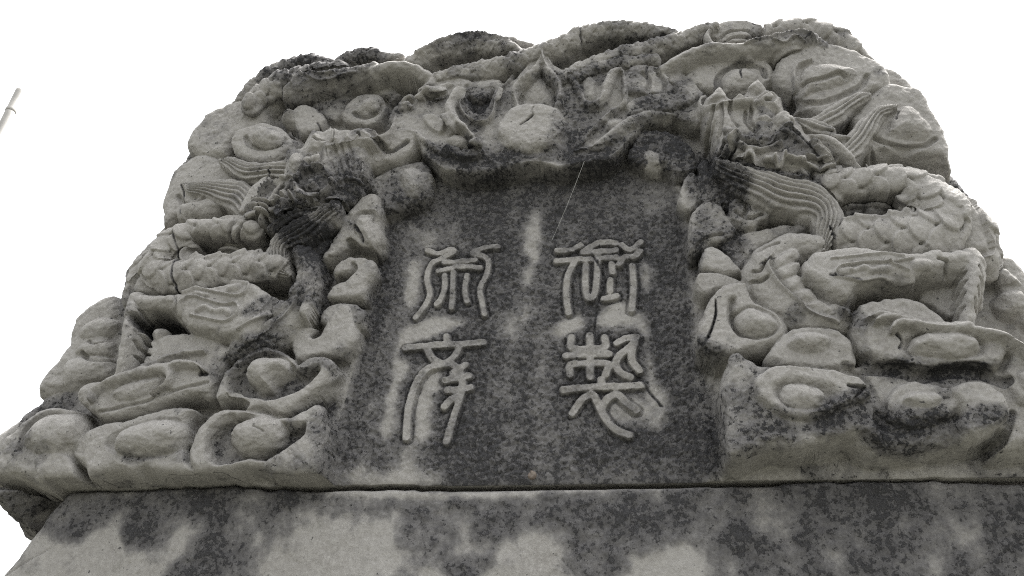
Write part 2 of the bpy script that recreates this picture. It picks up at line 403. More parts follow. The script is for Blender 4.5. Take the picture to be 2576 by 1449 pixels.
# foot: toes over the cloud
tub('claw#L1@dragon#L', M("-613,105 -611,118 -592,130 -563,140 -534,147 -512,149"), [5, 7, 8, 9, 9, 8], 60, 104, k=.3)
tub('claw#L2@dragon#L', M("-540,146 -512,149 -500,135 -506,122 -521,109"), [8, 8, 8, 6, 3], 60, 104, k=.2)
tub('claw#L3@dragon#L', M("-518,148 -495,156 -469,155 -453,146"), [9, 8, 7, 4], 60, 102, k=.25)
tub('claw#L4@dragon#L', M("-545,152 -519,165 -490,174 -460,176"), [8, 7, 7, 4], 60, 98, k=.4)
gro(M("-461,147 -462,142 -449,141"), 1.6, 5, k=1)
dome('knob#A6', M("-554,210 -546,220 -534,218 -533,206 -543,194"), 40, 90, k=.2)
HS = .64
ASP = 0.72
# --- upper left clouds
pil('cloud#B1', M("-618,608 -618,640 -604,666 -601,682 -578,697 -541,715 -499,720 -446,713 -450,692 -466,673 -473,640 -519,612 -530,573 -583,577"), -100, 52, 42, k=.22)
pil('cloud#B3', M("-633,474 -634,504 -631,538 -626,563 -609,579 -604,587 -567,592 -511,556 -488,524 -482,494 -489,469 -512,463 -539,457 -578,453 -604,435 -618,434"), -100, 46, 40, k=.2)
dome('knob#B3@cloud#B3', M("-591,468 -563,485 -533,488 -511,468 -518,451 -555,442 -582,440"), 20, 66, k=.12)
gro(M("-599,495 -582,476 -557,474 -536,487"), 5, 7)
pil('cloud#B2', M("-519,594 -516,615 -496,625 -472,630 -438,620 -417,597 -402,572 -413,549 -429,538 -453,538 -486,549 -510,572"), 0, 82, 28, k=.2)
gro(M("-490,595 -480,577 -453,566 -427,569 -418,586"), 5, 10)
dome('knob#B2@cloud#B2', M("-481,584 -473,609 -451,612 -426,598 -416,580 -426,565 -450,562 -472,572"), 50, 108, k=.22)
pil('cloud#B4', M("-429,659 -416,673 -400,676 -379,664 -361,637 -371,617 -392,607 -409,616 -418,634"), 0, 62, 20, k=.3)
rid(M("-422,653 -422,627 -412,600 -392,573"), 5, 12, 'whisker#L3@dragon#L', k=.3)
pil('cloud#B5', M("-337,651 -331,678 -311,697 -283,699 -264,684 -257,653 -267,629 -288,622 -319,631"), 0, 52, 22, k=.25)
gro(M("-313,653 -304,644 -287,641 -267,653 -263,671"), 4, 10)
dome('knob#B5@cloud#B5', M("-311,655 -302,675 -280,684 -265,671 -270,652 -291,646"), 30, 72, k=.15)
pil('cloud#B7', M("-401,690 -370,699 -341,717 -304,727 -265,723 -238,699 -248,684 -266,698 -302,709 -331,696 -341,655 -363,653"), 0, 40, 30, k=.45)
# --- left dragon's head, hanging with its snout up
HL = 'head#L@dragon#L'
pil(HL, M("-379,558 -369,591 -346,589 -337,604 -317,590 -269,589 -246,575 -264,552 -264,526 -266,498 -273,470 -285,455 -296,439 -312,419 -348,407 -391,409 -424,405 -444,416 -427,446 -406,490 -408,530 -403,552 -385,551"), 0, 118, 44, k=.6)
tub(HL, M("-332,548 -326,511 -330,483 -333,448"), [16, 20, 26, 24], 40, 128, k=.62)
dome('nose#L@dragon#L', M("-365,532 -366,557 -353,571 -337,566 -328,546 -336,530 -351,524"), 70, 140, k=.2)
dome('horn_bud#L@dragon#L', M("-393,508 -386,528 -370,531 -362,508 -368,490 -380,486"), 60, 136, k=.12)
dome('horn_bud#L2@dragon#L', M("-357,510 -349,522 -340,515 -345,502"), 70, 134, k=.2)
for n_, c in enumerate((M("-334,566 -327,587 -309,573 -308,549 -326,543"), M("-307,564 -295,573 -287,552 -303,548"), M("-289,562 -272,575 -257,561 -267,547 -286,547"))):
    dome('snout_fold#L%d@dragon#L' % n_, c, 70, 132, k=.18)
gro(M("-326,585 -320,566 -322,549"), 3, 7); gro(M("-283,570 -276,555"), 3, 6); gro(M("-355,554 -342,549 -333,554"), 3, 7)
tub('whisker#L@dragon#L', M("-330,535 -298,541 -264,549 -240,563 -232,588 -233,638"), [5, 6, 6, 6, 5, 3], [90, 90, 90, 80, 50, 30], [134, 136, 132, 120, 90, 66], k=.35)
tub('whisker#L2@dragon#L', M("-273,533 -268,510 -268,489 -278,481"), [4, 5, 5, 3], 40, 104, k=.6)
gro(M("-317,536 -302,502 -288,466"), 3, 3); gro(M("-329,530 -312,496 -302,467"), 2.5, 2.5); gro(M("-293,541 -282,508 -278,479"), 3, 3); gro(M("-306,539 -290,501 -283,473"), 2.5, 3)
rid(M("-365,456 -358,443 -344,437 -319,440 -306,457"), 6, 12, 'eyelid#L@dragon#L', k=.3)
dome('eye#L@dragon#L', M("-348,460 -343,469 -334,468 -328,459 -330,450 -341,449"), 100, 136, k=.35)
gro(M("-356,455 -343,443 -323,443 -312,452"), 3, 8)
rid(M("-367,472 -364,486 -350,490 -332,487 -316,475"), 6, 8, 'brow#L@dragon#L', k=.8)
for c in (M("-382,445 -375,416"), M("-375,416 -367,434"), M("-367,434 -345,411"), M("-345,411 -338,436"), M("-338,436 -317,414"), M("-317,414 -311,433 -290,435")):
    rid(c, 4.2, 10, 'tooth_row#L@dragon#L', k=.25)
tub('ear#L@dragon#L', M("-415,410 -406,436 -396,463 -391,478"), [4, 8, 9, 6], 50, 124, k=.3)
gro(M("-408,411 -400,434 -390,463"), 2.5, 9)
pil('ear#L2@dragon#L', M("-459,424 -457,451 -451,475 -436,493 -420,493 -420,465 -435,448 -445,425"), 0, 104, 14, k=.18)
for c in (M("-356,524 -357,497 -364,472"), M("-342,524 -339,499 -328,486"), M("-307,454 -293,470 -274,475"), M("-302,440 -285,452 -270,468"), M("-376,469 -381,455 -389,446"), M("-372,476 -381,480 -391,477")): rid(c, 4, 6, 'brow#L@dragon#L')
for c in (M("-374,411 -355,406 -333,406 -306,410"), M("-366,402 -343,398 -319,402"), M("-295,429 -297,416 -303,403"), M("-387,435 -389,422 -384,408")): rid(c, 3.6, 7, 'jaw#L@dragon#L')
# locks of the mane
tub('mane#L1@dragon#L', M("-450,440 -478,470 -512,488 -548,498 -574,505 -591,516"), [24, 23, 17, 13, 9, 3], 52, [96, 94, 86, 76, 66, 50], k=.12, strands=(7, 6))
tub('mane#L2@dragon#L', M("-401,511 -436,510 -468,518 -496,535 -517,548 -532,553"), [16, 15, 14, 12, 9, 3], 60, [108, 104, 98, 92, 84, 70], k=.2, strands=(6, 6))
for c in (M("-442,421 -423,423 -396,418 -374,424"), M("-442,413 -418,415 -389,409 -367,417"), M("-442,404 -416,406 -393,401 -371,407"), M("-433,431 -416,432"), M("-409,428 -392,428 -376,434")):
    rid(c, 3.6, 10, 'mane#L3@dragon#L', k=.3)
pil('mane#L4@dragon#L', M("-504,413 -489,422 -466,424 -441,417 -432,403 -448,396 -464,388 -481,399"), 0, 98, 16, k=.15)
for c in (M("-466,384 -460,395 -440,411"), M("-453,379 -445,391 -435,397")): gro(c, 3, 6)
for n_ in range(7):
    rid(M_shift(M("-442,449 -427,444 -417,454"), n_), 2, 5)
tub('beard#L@dragon#L', M("-301,416 -323,404 -346,390 -368,373 -382,353 -380,332 -370,316 -357,306"), [12, 17, 18, 19, 20, 18, 12, 4], 70, [122, 120, 116, 112, 112, 108, 102, 92], k=.25, strands=(8, 6))
tub('beard#L2@dragon#L', M("-299,426 -328,417 -358,411 -379,400 -395,385"), [8, 10, 10, 9, 6], 40, 118, k=.6, strands=(4, 5))
pil('carved_ground', M("-379,387 -344,412 -316,437 -300,423 -311,383 -324,345 -344,333 -372,347"), 0, 60, 30, k=.7)
tub('belly#L@dragon#L', M("-343,353 -328,330 -327,305 -333,278"), [14, 16, 17, 16], 0, 84, k=.75)
# --- between the left head and the panel
pil('cloud#B6', M("-269,539 -265,573 -242,592 -216,601 -192,584 -196,552 -213,535 -241,526 -262,521"), 0, 74, 20, k=.4)
gro(M("-251,551 -226,551 -205,568"), 4, 5, k=.8)
ASP = .8
HS = 1.0
# ------------------------------------------------------------- the top: coils of the upper dragons
tub('dragon#TL', M("-544,681 -541,709 -524,737 -496,762 -462,782 -426,791 -380,786"), [16, 18, 19, 19, 18, 16, 14], [-40, -20, -10, 0, 0, 0, 0], [14, 26, 34, 38, 38, 36, 30], k=.45, scales=(15, 17, 3.2))
tub('dragon#TL', M("-499,674 -488,699 -460,720 -426,732 -386,740 -348,742"), [14, 18, 20, 20, 17, 12], 20, 56, k=.5, scales=(18, 19, 6))
tub('leg#TL@dragon#TL', M("-432,694 -412,708 -383,717 -348,722 -308,727 -279,736"), [14, 19, 19, 17, 15, 15], 25, 66, k=.5)
rid(M("-422,700 -410,720 -383,709 -358,710 -329,717 -309,720"), 2, 5, 'flame_mark#TL@dragon#TL'); rid(M("-418,709 -401,724 -374,718 -349,721"), 2, 4, 'flame_mark#TL2@dragon#TL')
tub('dragon#TL', M("-366,764 -353,782 -334,792 -305,795 -275,784 -241,779"), [11, 15, 16, 16, 13, 8], 0, 40, k=.45, scales=(14, 14, 2.7))
tub('leg#TL@dragon#TL', M("-280,727 -251,729 -223,726 -200,717 -179,703"), [15, 12, 12, 12, 12], [30, 40, 44, 44, 30], [66, 72, 74, 72, 62], k=.4)
tub('leg#TL2@dragon#TL', M("-190,720 -176,702 -180,686 -193,674"), [12, 12, 11, 9], 20, 58, k=.4)
tub('spur#TL@dragon#TL', M("-256,742 -246,756 -233,756"), [8, 6, 3], 20, 54, k=.6)
pil('leg#TL3@dragon#TL', M("-189,672 -181,691 -163,706 -139,710 -104,696 -113,684 -126,669 -159,656 -181,658"), 0, 48, 18, k=.35)
tub('dragon#TR', M("-237,750 -201,776 -165,793 -114,798 -69,788 -33,770"), [12, 17, 19, 19, 17, 12], 8, 48, k=.5, scales=(13, 13, 2.7))
rid(M("-211,771 -151,801 -100,804 -50,787"), 3.5, 4, 'spine_ridge#TR@dragon#TR')
tub('dragon#TR', M("-75,834 -44,829 -8,811"), [12, 13, 11], -25, 14, k=.55)
tub('dragon#TL', M("-180,706 -120,719 -72,730 -24,742 24,763 69,783 69,788 112,798 164,798 211,782 241,768"), [14, 19, 19, 18, 18, 18, 18, 17, 16, 13, 8], 14, 54, k=.58, scales=(12.5, 13, 2.7))
tub('dragon#TR', M("45,681 78,704 126,725 182,739 238,756 280,772 308,779"), [14, 16, 16, 16, 16, 14, 11], 16, 54, k=.45, scales=(12.5, 13, 2.7))
tub('dragon#TR', M("70,682 111,705 167,711 205,714"), [14, 15, 14, 10], 16, 52, k=.5, scales=(12.5, 13, 2.7))
tub('dragon#TR', M("387,771 426,777 463,773 501,757 529,729 546,697 555,661"), [11, 17, 20, 22, 22, 19, 12], [0, -5, -10, -20, -30, -40, -50], [34, 38, 38, 34, 26, 14, 4], k=.14, scales=(24, 23, 6.5))
tub('leg#TR@dragon#TR', M("204,677 226,690 248,701 275,712 305,715 342,712 382,718 422,725 457,729 480,709"), [12, 13, 13, 12, 12, 13, 15, 18, 19, 12], [20, 25, 30, 30, 30, 30, 28, 25, 20, 15], [58, 64, 68, 70, 70, 68, 66, 64, 60, 50], k=.32)
for c in (M("349,712 381,720 420,733 451,732 464,719"), M("353,697 387,697 419,708 448,709 466,696"), M("394,719 412,715 429,725 444,719")): rid(c, 2, 5, 'flame_mark#TR@dragon#TR')
tub('spur#TR@dragon#TR', M("299,726 293,749 298,766"), [9, 7, 3], 25, 62, k=.25)
pil('cloud#T1', M("297,768 310,793 333,800 366,795 389,776 373,755 350,742 323,742 307,754"), -20, 44, 22, k=.25)
for c in (M("312,755 329,769 356,769 369,756"), M("316,742 336,756 360,751")): gro(c, 3.5, 6)
HS = .66
for n_, c in enumerate((M("-232,649 -222,667 -202,668 -207,641 -221,631"), M("-200,669 -188,686 -173,668 -185,654"), M("-179,671 -165,692 -142,697 -129,683 -159,666"))):
    dome('claw#TL%d@dragon#TL' % n_, c, 20, 86, k=.4)
for c in (M("-222,650 -210,655 -198,648"), M("-190,669 -179,659 -163,664")): gro(c, 4, 9)
rid(M("-193,663 -175,671 -151,672"), 5, 10, k=.35); rid(M("-208,642 -185,650 -149,656"), 5, 9, k=.5)
# --- cloud at the right shoulder
pil('cloud#D3', M("560,704 586,701 602,684 615,657 622,624 622,595 598,590 568,614"), -100, 12, 34, k=.1)
pil('cloud#D1', M("388,664 399,693 421,713 447,726 476,729 506,716 534,701 560,676 568,651 566,622 552,609 531,604 496,586 455,562 426,586 423,604 420,618 403,631 390,647"), -30, 74, 40, k=.12)
gro(M("417,617 427,595 453,589 485,600 517,618 530,638"), 6, 6)
dome('knob#D1@cloud#D1', M("428,650 444,670 468,673 499,664 518,647 509,629 482,616 451,609 430,604 427,622"), 40, 98, k=.12)
gro(M("432,626 457,627 485,637 495,632"), 4.5, 8)
rid(M("450,678 428,668 419,647 424,621 424,596 416,574"), 4, 7, 'whisker#R3@dragon#R', k=.2)
pil('cloud#D2', M("491,559 509,592 531,617 555,635 586,630 615,611 623,579 630,531 630,491 623,454 600,465 579,476 545,485 508,481 498,508"), -100, 70, 46, k=.1)
dome('knob#D2@cloud#D2', M("534,523 551,557 570,576 593,564 606,534 604,509 584,497 561,502 539,511"), 30, 96, k=.08)
gro(M("520,515 537,503 561,493 587,493 605,504"), 5, 9)
gro(M("514,489 534,470 568,466 596,458"), 4, 5)
tub('mane#R1@dragon#R', M("440,536 462,553 484,573 506,588 527,597"), [16, 15, 13, 10, 3], 55, [100, 98, 94, 88, 80], k=.1, strands=(5, 5))
tub('mane#R2@dragon#R', M("471,475 492,502 515,533 534,555 560,568"), [18, 17, 15, 11, 3], 58, [104, 102, 98, 94, 84], k=.1, strands=(6, 5))
pil('cloud#D4', M("247,677 264,694 284,707 306,715 343,713 381,707 394,686 390,662 373,645 349,637 297,642 262,660"), -10, 60, 24, k=.28)
gro(M("302,635 303,664 316,684 344,692 372,685 380,664"), 6, 12, k=.55)
dome('knob#D4@cloud#D4', M("306,656 319,675 342,682 364,675 370,658 360,640 332,629 311,633"), 30, 84, k=.2)
# ------------------------------------------------------------- the hood over the panel, pearl and flames
HOOD = M("-233,610 -217,601 -202,597 -188,580 -176,552 -156,526 -137,511 -102,502 -69,501 -25,510 10,512 41,503 47,501 78,504 117,510 135,522 154,547 170,567 194,587 223,592 267,595 274,620 266,650 247,678 221,692 183,704 139,710 98,697 61,705 33,719 14,758 -9,727 -36,687 -65,690 -128,696 -175,684 -221,659 -242,633")
pil('hood', HOOD, -5, 66, 9, k=.45, grow=6)
# lip that rolls up on the right and left
tub('hood_lip', M("71,526 102,530 136,555 163,576 192,589 221,588"), [5, 10, 14, 13, 10, 5], 30, [72, 80, 86, 86, 82, 72], k=.3)
tub('hood_lip#L', M("-213,593 -193,584 -177,566 -159,549 -137,530"), [5, 9, 10, 9, 5], 30, [72, 80, 82, 80, 72], k=.45)
# flame above the pearl
low(None, M("-28,632 -34,664 -25,686 -4,703 12,728 26,703 43,676 46,644 39,623 7,635"), 46, 9, k=.55)
dome('flame_core', M("-21,638 -20,666 -7,694 12,701 29,680 36,654 34,626 6,635"), 30, 64, k=.25)
tub('flame', M("-23,622 -31,651 -26,673 -6,693 7,715 14,748"), [6, 8, 9, 10, 9, 4], 20, [84, 88, 92, 92, 92, 86], k=.4)
tub('flame#b', M("40,613 47,640 42,669 26,700 18,723 14,748"), [6, 8, 9, 10, 9, 4], 20, [84, 88, 92, 92, 92, 86], k=.4)
tub('flame#c', M("33,708 50,694 67,677 77,653 81,623"), [5, 9, 10, 9, 7], 20, [70, 80, 82, 80, 72], k=.55)
tub('flame#d', M("-37,700 -48,681 -58,669 -63,645"), [5, 8, 8, 5], 20, 76, k=.6)
# horned flames left and right
tub('flame#e', M("-124,688 -132,660 -138,633 -134,611 -120,589 -103,570 -86,549"), [4, 10, 13, 14, 14, 12, 7], 20, [86, 94, 96, 98, 96, 90, 80], k=.18)
rid(M("-123,672 -123,641 -114,618 -99,600 -78,594 -65,610 -61,641 -56,667"), 3, 9, 'flame#f', k=.35)
rid(M("-141,608 -128,587 -106,564 -84,546 -76,531 -82,521 -103,518 -123,526 -143,539"), 3, 10, 'flame#g', k=.4)
low(None, M("-114,646 -108,630 -97,620 -83,617 -73,630 -67,654 -65,680 -91,682 -118,685"), 44, 10, k=.72)
low(None, M("-142,569 -130,586 -113,584 -96,565 -88,549 -94,541 -113,541 -134,553"), 42, 10, k=.9)
dome('knob#H1@hood', M("-147,565 -133,581 -118,581 -106,565 -112,553 -129,554"), 30, 74, k=.15)
tub('flame#h', M("80,658 86,628 99,614 116,625 124,654 132,680 148,695"), [4, 7, 10, 13, 13, 11, 5], 20, [70, 80, 90, 96, 98, 94, 80], k=.4)
tub('flame#i', M("150,689 152,651 151,621 137,601 118,585 97,562 84,539"), [6, 8, 8, 9, 8, 7, 4], 20, [80, 90, 90, 88, 84, 80, 74], k=.5)
dome('knob#H2@hood', M("80,676 96,688 111,667 109,635 93,628 84,642"), 30, 76, k=.3)
dome('knob#H3@hood', M("114,579 131,594 152,589 160,573 136,559 116,560"), 30, 78, k=.4)
pil('wing#H', M("152,673 167,700 199,696 220,675 237,657 252,641 259,625 243,620 217,626 180,633 157,639"), 10, 82, 18, k=.5)
for c in (M("182,678 192,662 189,637"), M("204,680 216,656 215,630"), M("227,659 233,639 230,625")): gro(c, 5, 9)
pil('wing#H2', M("154,613 180,627 217,631 262,632 266,617 236,599 194,590 160,591"), 10, 80, 14, k=.45)
pil('cloud#H4', M("231,597 247,605 273,601 280,586 271,569 246,575"), 0, 66, 14, k=.3)
pil('cloud#H5', M("-186,621 -167,623 -150,615 -143,593 -154,578 -174,595"), 0, 78, 14, k=.35)
pil('tongue#H6', M("-122,695 -93,706 -57,704 -61,683 -79,659 -97,654 -113,668"), 0, 64, 20, k=.5)
pil('pearl', M("-57,571 -54,593 -42,616 -24,629 1,630 29,623 47,609 54,587 52,559 37,534 11,527 -14,528 -39,543 -53,559"), 20, 88, 40, k=.1)
gro(M("3,598 -5,589 -17,578"), 1.6, 5, k=1); gro(M("-6,587 3,597"), 2.2, 3, k=1)
gro(M("4,616 1,607 4,598"), 1.2, 3)
# --- lumps left and right under the hood
pil('cloud#J1', M("-272,537 -264,572 -244,591 -218,592 -196,577 -191,556 -209,538 -243,526 -267,522"), 0, 72, 18, k=.38)
gro(M("-252,551 -227,550 -206,568"), 5, 12, k=.8)
dome('knob#J2', M("-218,514 -209,527 -189,526 -165,509 -167,485 -187,465 -208,492"), 10, 58, k=.35)
pil('cloud#J3', M("155,519 161,542 171,566 199,570 232,555 253,526 258,497 247,479 225,480 208,498 175,501"), 0, 52, 22, k=.72)
dome('knob#J3@cloud#J3', M("169,514 179,533 198,532 210,516 203,496 182,497"), 20, 56, k=.35)
ASP = 0.72
RS = 1.12
# ------------------------------------------------------------- right dragon
# knots along the right jamb
pil('cloud#R1', M("227,436 240,474 253,474 258,450 254,416 240,407 228,420"), 0, 54, 16, k=.35)
pil('carved_ground', M("257,480 270,500 290,477 324,447 332,419 314,393 289,408 258,417 255,452"), 0, 60, 34, k=.9)
pil('cloud#R2', M("237,357 242,393 260,413 286,405 300,369 302,350 288,343 265,339 239,322 237,338"), 0, 72, 20, k=.3)
gro(M("239,325 262,343 283,349"), 5, 10)
pil('cloud#R3', M("300,406 316,420 333,405 353,399 352,376 337,370 328,359 308,362 297,383"), 0, 78, 16, k=.4)
gro(M("305,387 321,373 342,378"), 4, 9); gro(M("314,406 321,393 317,380"), 4, 8)
dome('cloud#R4', M("349,409 374,423 389,403 381,380 354,385"), 20, 76, k=.22)
dome('cloud#R5', M("324,429 350,440 358,414 332,410"), 20, 70, k=.3)
pil('cloud#R6', M("304,350 336,361 377,365 402,366 406,353 375,345 338,332 316,311 307,324"), 0, 64, 20, k=.35)
pil('cloud#R7', M("251,300 255,326 270,334 287,316 304,291 286,284 266,290"), 0, 68, 16, k=.12)
pil('cloud#R8', M("240,270 246,288 271,286 313,268 317,251 276,261 251,253"), 0, 66, 14, k=.2)
pil('cloud#R9', M("304,379 325,358 321,311 299,297 289,322 283,344"), 0, 56, 24, k=.65)
# body coil
pil('dragon#R', M("439,416 451,434 485,448 523,449 559,439 598,423 621,395 637,361 638,318 630,291 566,295 497,302 438,305 424,316 434,347 470,351 507,356 532,375 537,388 502,396 465,398 447,397"), -50, 88, 40, k=.1)
tub('dragon#R', M("607,369 624,340 627,300"), [24, 26, 22], [20, 10, -10], [88, 84, 72], k=.1, scales=(22, 23, 6))
tub('dragon#R', M("438,417 493,420 540,410 572,384 583,351 565,327 524,323 477,325 425,328"), [14, 18, 22, 30, 35, 30, 23, 20, 16], [52, 50, 48, 44, 42, 46, 52, 55, 55], [100, 104, 107, 110, 112, 112, 110, 108, 106], k=.1, scales=(22, 22, 6.5))
low(None, M("450,392 455,404 481,405 518,403 543,398 532,376 499,364 457,363 450,373"), 26, 8, k=.5)
dome('cloud#HR', M("458,394 467,406 484,403 486,385 473,378 458,381"), 20, 62, k=.35); dome('cloud#HR2', M("485,395 497,406 517,403 519,386 502,375 488,379"), 20, 62, k=.3)
rid(M("446,390 486,391 529,388 545,376 538,354 514,342 477,339 441,339"), 3.2, 5, 'spine_ridge#R@dragon#R')
HS = .75
ASP = 0.8
# belly loop
tub('belly#R@dragon#R', M("410,313 375,315 345,297 332,273 341,245 363,220 390,204 423,197"), [16, 20, 24, 28, 30, 29, 25, 18], 40, 98, k=.2)
for c in (M("343,294 335,274 345,247 362,224 383,201 414,187"), M("410,298 390,290 375,269 377,244 390,223 410,206 428,193")): rid(c, 2.8, 6, 'belly_ridge#R@dragon#R')
for n_, c in enumerate((M("344,281 358,296 376,301 374,286 358,271 345,269"), M("345,266 361,277 376,276 371,261 353,250"), M("353,250 373,258 379,243 372,231 358,235"), M("362,229 383,237 392,218 380,213"), M("377,210 395,218 412,203 408,195 392,198"))):
    dome('belly_plate#R%d@dragon#R' % n_, c, 84, 106, k=.18)
for c in (M("327,306 338,312 354,314"), M("315,272 323,269 335,283"), M("311,257 322,253 335,259")): gro(c, 3, 6)
# leg
pil('leg#R@dragon#R', M("376,259 385,282 405,294 441,298 488,289 523,284 559,285 563,255 531,238 502,234 478,234 449,227 427,211 405,221 385,242"), 10, 120, 40, k=.15)
tub('leg#R@dragon#R', M("508,265 544,266 575,269 598,268"), [22, 19, 19, 20], 20, 116, k=.12)
tub('leg#R@dragon#R', M("597,274 591,241 579,207 565,169"), [22, 20, 17, 15], 0, [116, 122, 120, 108], k=.1)
for c in (M("597,251 600,233 599,222"), M("594,233 596,216 595,202"), M("588,219 590,202 590,188"), M("581,203 585,189 584,178"), M("580,249 566,235 556,221"), M("577,234 563,218 553,204"), M("571,217 559,201 553,190"), M("566,198 558,187 551,176")): gro(c, 2.6, 5)
rid(M("518,266 494,262 458,262 428,259 417,250 421,242 444,237 473,242 496,238 514,239"), 2, 4.5, 'flame_mark#R@dragon#R')
rid(M("416,272 435,273 460,274 484,276 507,270"), 1.8, 3); rid(M("439,251 454,254 463,249"), 5, 4); rid(M("470,251 482,252"), 6, 4); rid(M("425,250 434,251"), 6, 4)
rid(M("486,261 499,254 508,249"), 2, 4); gro(M("549,265 560,262 560,250"), 2.5, 5); rid(M("521,256 530,256"), 10, 5)
low(None, M("445,227 470,233 504,237 536,243 557,239 563,244 537,236 528,228 508,239 476,239 458,232"), 18, 9, k=.9)
pil('cloud#RS', M("528,231 546,248 573,259 580,235 578,205 561,200 545,218"), 0, 62, 16, k=.12)
pil('dragon#R', M("653,354 660,341 663,321 656,305 646,303 639,319"), -90, 30, 20, k=.2)
# clouds at the outer right edge
pil('cloud#RB', M("647,314 670,316 684,301 696,269 703,238 703,193 683,171 661,195 634,226 639,268"), -100, 30, 40, k=.12)
dome('knob#RB1@cloud#RB', M("634,244 651,254 669,249 676,228 660,213 637,217"), 0, 46, k=.12)
dome('knob#RB2@cloud#RB', M("638,281 655,289 666,276 671,258 647,259"), 0, 42, k=.15)
HS = .88
ASP = 0.85
# lower clouds
pil('ledge#R', M("263,-1 314,16 354,17 399,28 429,11 461,12 505,16 548,22 580,32 571,12 609,15 672,21 701,124 622,153 487,147 416,133 298,121 259,84 252,29"), -40, 70, 40, k=.36)
pil('cloud#F2', M("234,171 244,208 259,238 282,254 305,256 310,240 316,225 333,213 349,197 350,175 335,159 302,149 265,144 239,156"), 0, 80, 24, k=.2)
dish(M("273,188 275,220 282,233 292,231 291,213 308,218 332,206 343,185 332,168 308,162 286,169"), 20, 12, .1)
dome('knob#F2@cloud#F2', M("285,195 297,214 317,214 336,201 344,182 327,170 308,168 291,177"), 40, 92, k=.18)
gro(M("262,227 261,206 255,186 248,169"), 1.6, 6, k=1)
pil('cloud#F3', M("318,138 330,157 346,174 372,181 405,178 423,166 430,151 425,119 401,118 369,121 337,126"), 0, 82, 20, k=.25)
dome('knob#F3@cloud#F3', M("343,154 358,169 383,171 402,162 400,146 378,138 356,141"), 50, 98, k=.2)
pil('cloud#F4', M("257,97 271,140 284,147 304,131 322,125 355,125 392,121 425,109 443,90 449,70 441,42 438,20 411,30 377,21 343,14 310,17 275,3 257,8 256,61"), -5, 88, 30, k=.42)
pil('ring#F4@cloud#F4', M("300,78 300,99 323,115 352,117 388,111 420,100 438,81 422,69 399,62 370,50 343,48 320,57"), 50, 102, 14, k=.12)
dish(M("314,75 316,90 331,100 354,102 384,95 400,80 391,63 365,51 338,53 322,62"), 12, 14)
dome('knob#F4@cloud#F4', M("324,76 330,90 349,95 371,89 385,73 378,59 357,52 337,54 326,63"), 66, 108, k=.08)
for q in (M("409,87 420,84 432,84"), M("424,81 419,74 415,69")): gro(q, 2.5, 7, k=.9)
pil('cloud#F1', M("431,186 440,208 464,216 500,218 529,205 549,180 584,169 607,154 607,132 594,114 569,109 537,116 502,108 470,119 439,135 430,159"), 0, 92, 28, k=.15)
dish(M("479,143 499,164 534,168 565,164 587,147 578,126 546,120 509,123 488,126"), 10, 12)
dome('knob#F1@cloud#F1', M("490,140 505,156 531,160 560,157 575,142 567,128 541,124 511,126 495,130"), 62, 110, k=.12)
tub('claw#R1@dragon#R', M("562,162 530,161 503,168 483,170 472,162"), [11, 8, 7, 7, 4], 60, 112, k=.2)
tub('claw#R2@dragon#R', M("553,165 520,167 489,178 466,179 454,174"), [10, 7, 7, 7, 4], 60, 108, k=.3)
tub('claw#R3@dragon#R', M("501,172 480,181 463,187 445,180"), [5, 6, 6, 4], 60, 104, k=.4)
tub('claw#R4@dragon#R', M("565,159 586,154 604,147 622,129 629,117"), [10, 9, 8, 7, 4], 40, 108, k=.15)
gro(M("481,159 486,148 480,140"), 2, 6, k=.8)
pil('cloud#F5', M("446,67 459,88 490,103 521,92 536,79 534,55 499,41 467,39 448,50"), 0, 86, 28, k=.35)
dome('knob#F5@cloud#F5', M("468,69 480,81 501,83 516,75 511,63 486,60"), 60, 98, k=.2)
pil('cloud#F6', M("529,84 552,97 573,93 588,79 592,61 583,42 560,28 534,24 527,43 535,56"), 0, 92, 26, k=.2)
pil('cloud#F7', M("596,108 611,133 632,144 648,138 671,119 658,71 625,65 611,64 600,74 597,93"), 0, 84, 26, k=.12)
dome('knob#F7@cloud#F7', M("606,104 622,116 638,110 637,90 617,78 606,86"), 50, 96, k=.12)
gro(M("415,122 432,110 438,94 443,71 443,44"), 8, 10, k=.6); gro(M("440,120 474,116 506,107 540,112 573,109 597,97"), 8, 8, k=.7)
gro(M("573,16 588,37 598,59"), 4, 4, k=.6)
HS = .64
ASP = 0.7
# --- head of the right dragon
HR = 'head#R@dragon#R'
pil(HR, M("273,594 300,617 323,597 349,610 374,608 392,591 392,568 382,554 408,542 425,510 446,454 406,436 368,439 333,455 292,465 281,491 292,526 278,540 272,565"), 0, 120, 46, k=.35)
tub(HR, M("301,576 304,545 307,516 315,490"), [18, 20, 22, 22], 50, 132, k=.25)
tub(HR, M("361,570 362,536 349,509 336,488"), [22, 20, 26, 26], 50, 128, k=.6)
for n_, c in enumerate((M("280,582 289,603 301,610 312,592 311,575 292,574"), M("337,601 357,622 370,606 363,589 347,586"), M("312,583 327,593 338,584 333,573 317,572"))):
    dome('snout_fold#R%d@dragon#R' % n_, c, 70, 138, k=.2)
dome('nose#R@dragon#R', M("342,573 358,593 379,593 389,574 387,552 368,548 350,559"), 70, 140, k=.2)
gro(M("354,574 369,582 379,575 375,566 364,567"), 3, 8)
tub('whisker#R@dragon#R', M("343,568 313,568 286,570 272,581 270,601 279,618"), [5, 6, 6, 5, 5, 4], [110, 110, 100, 80, 50, 40], [146, 148, 142, 124, 96, 84], k=.3)
for c in (M("297,566 296,540 290,515"), M("311,565 312,539 318,527"), M("286,567 279,545 275,531"), M("334,555 332,533 343,512"), M("343,558 339,536 349,517")): gro(c, 3.5, 8)
dome('horn_bud#R@dragon#R', M("369,535 380,549 395,547 404,530 400,519 382,516 373,522"), 80, 140, k=.1)
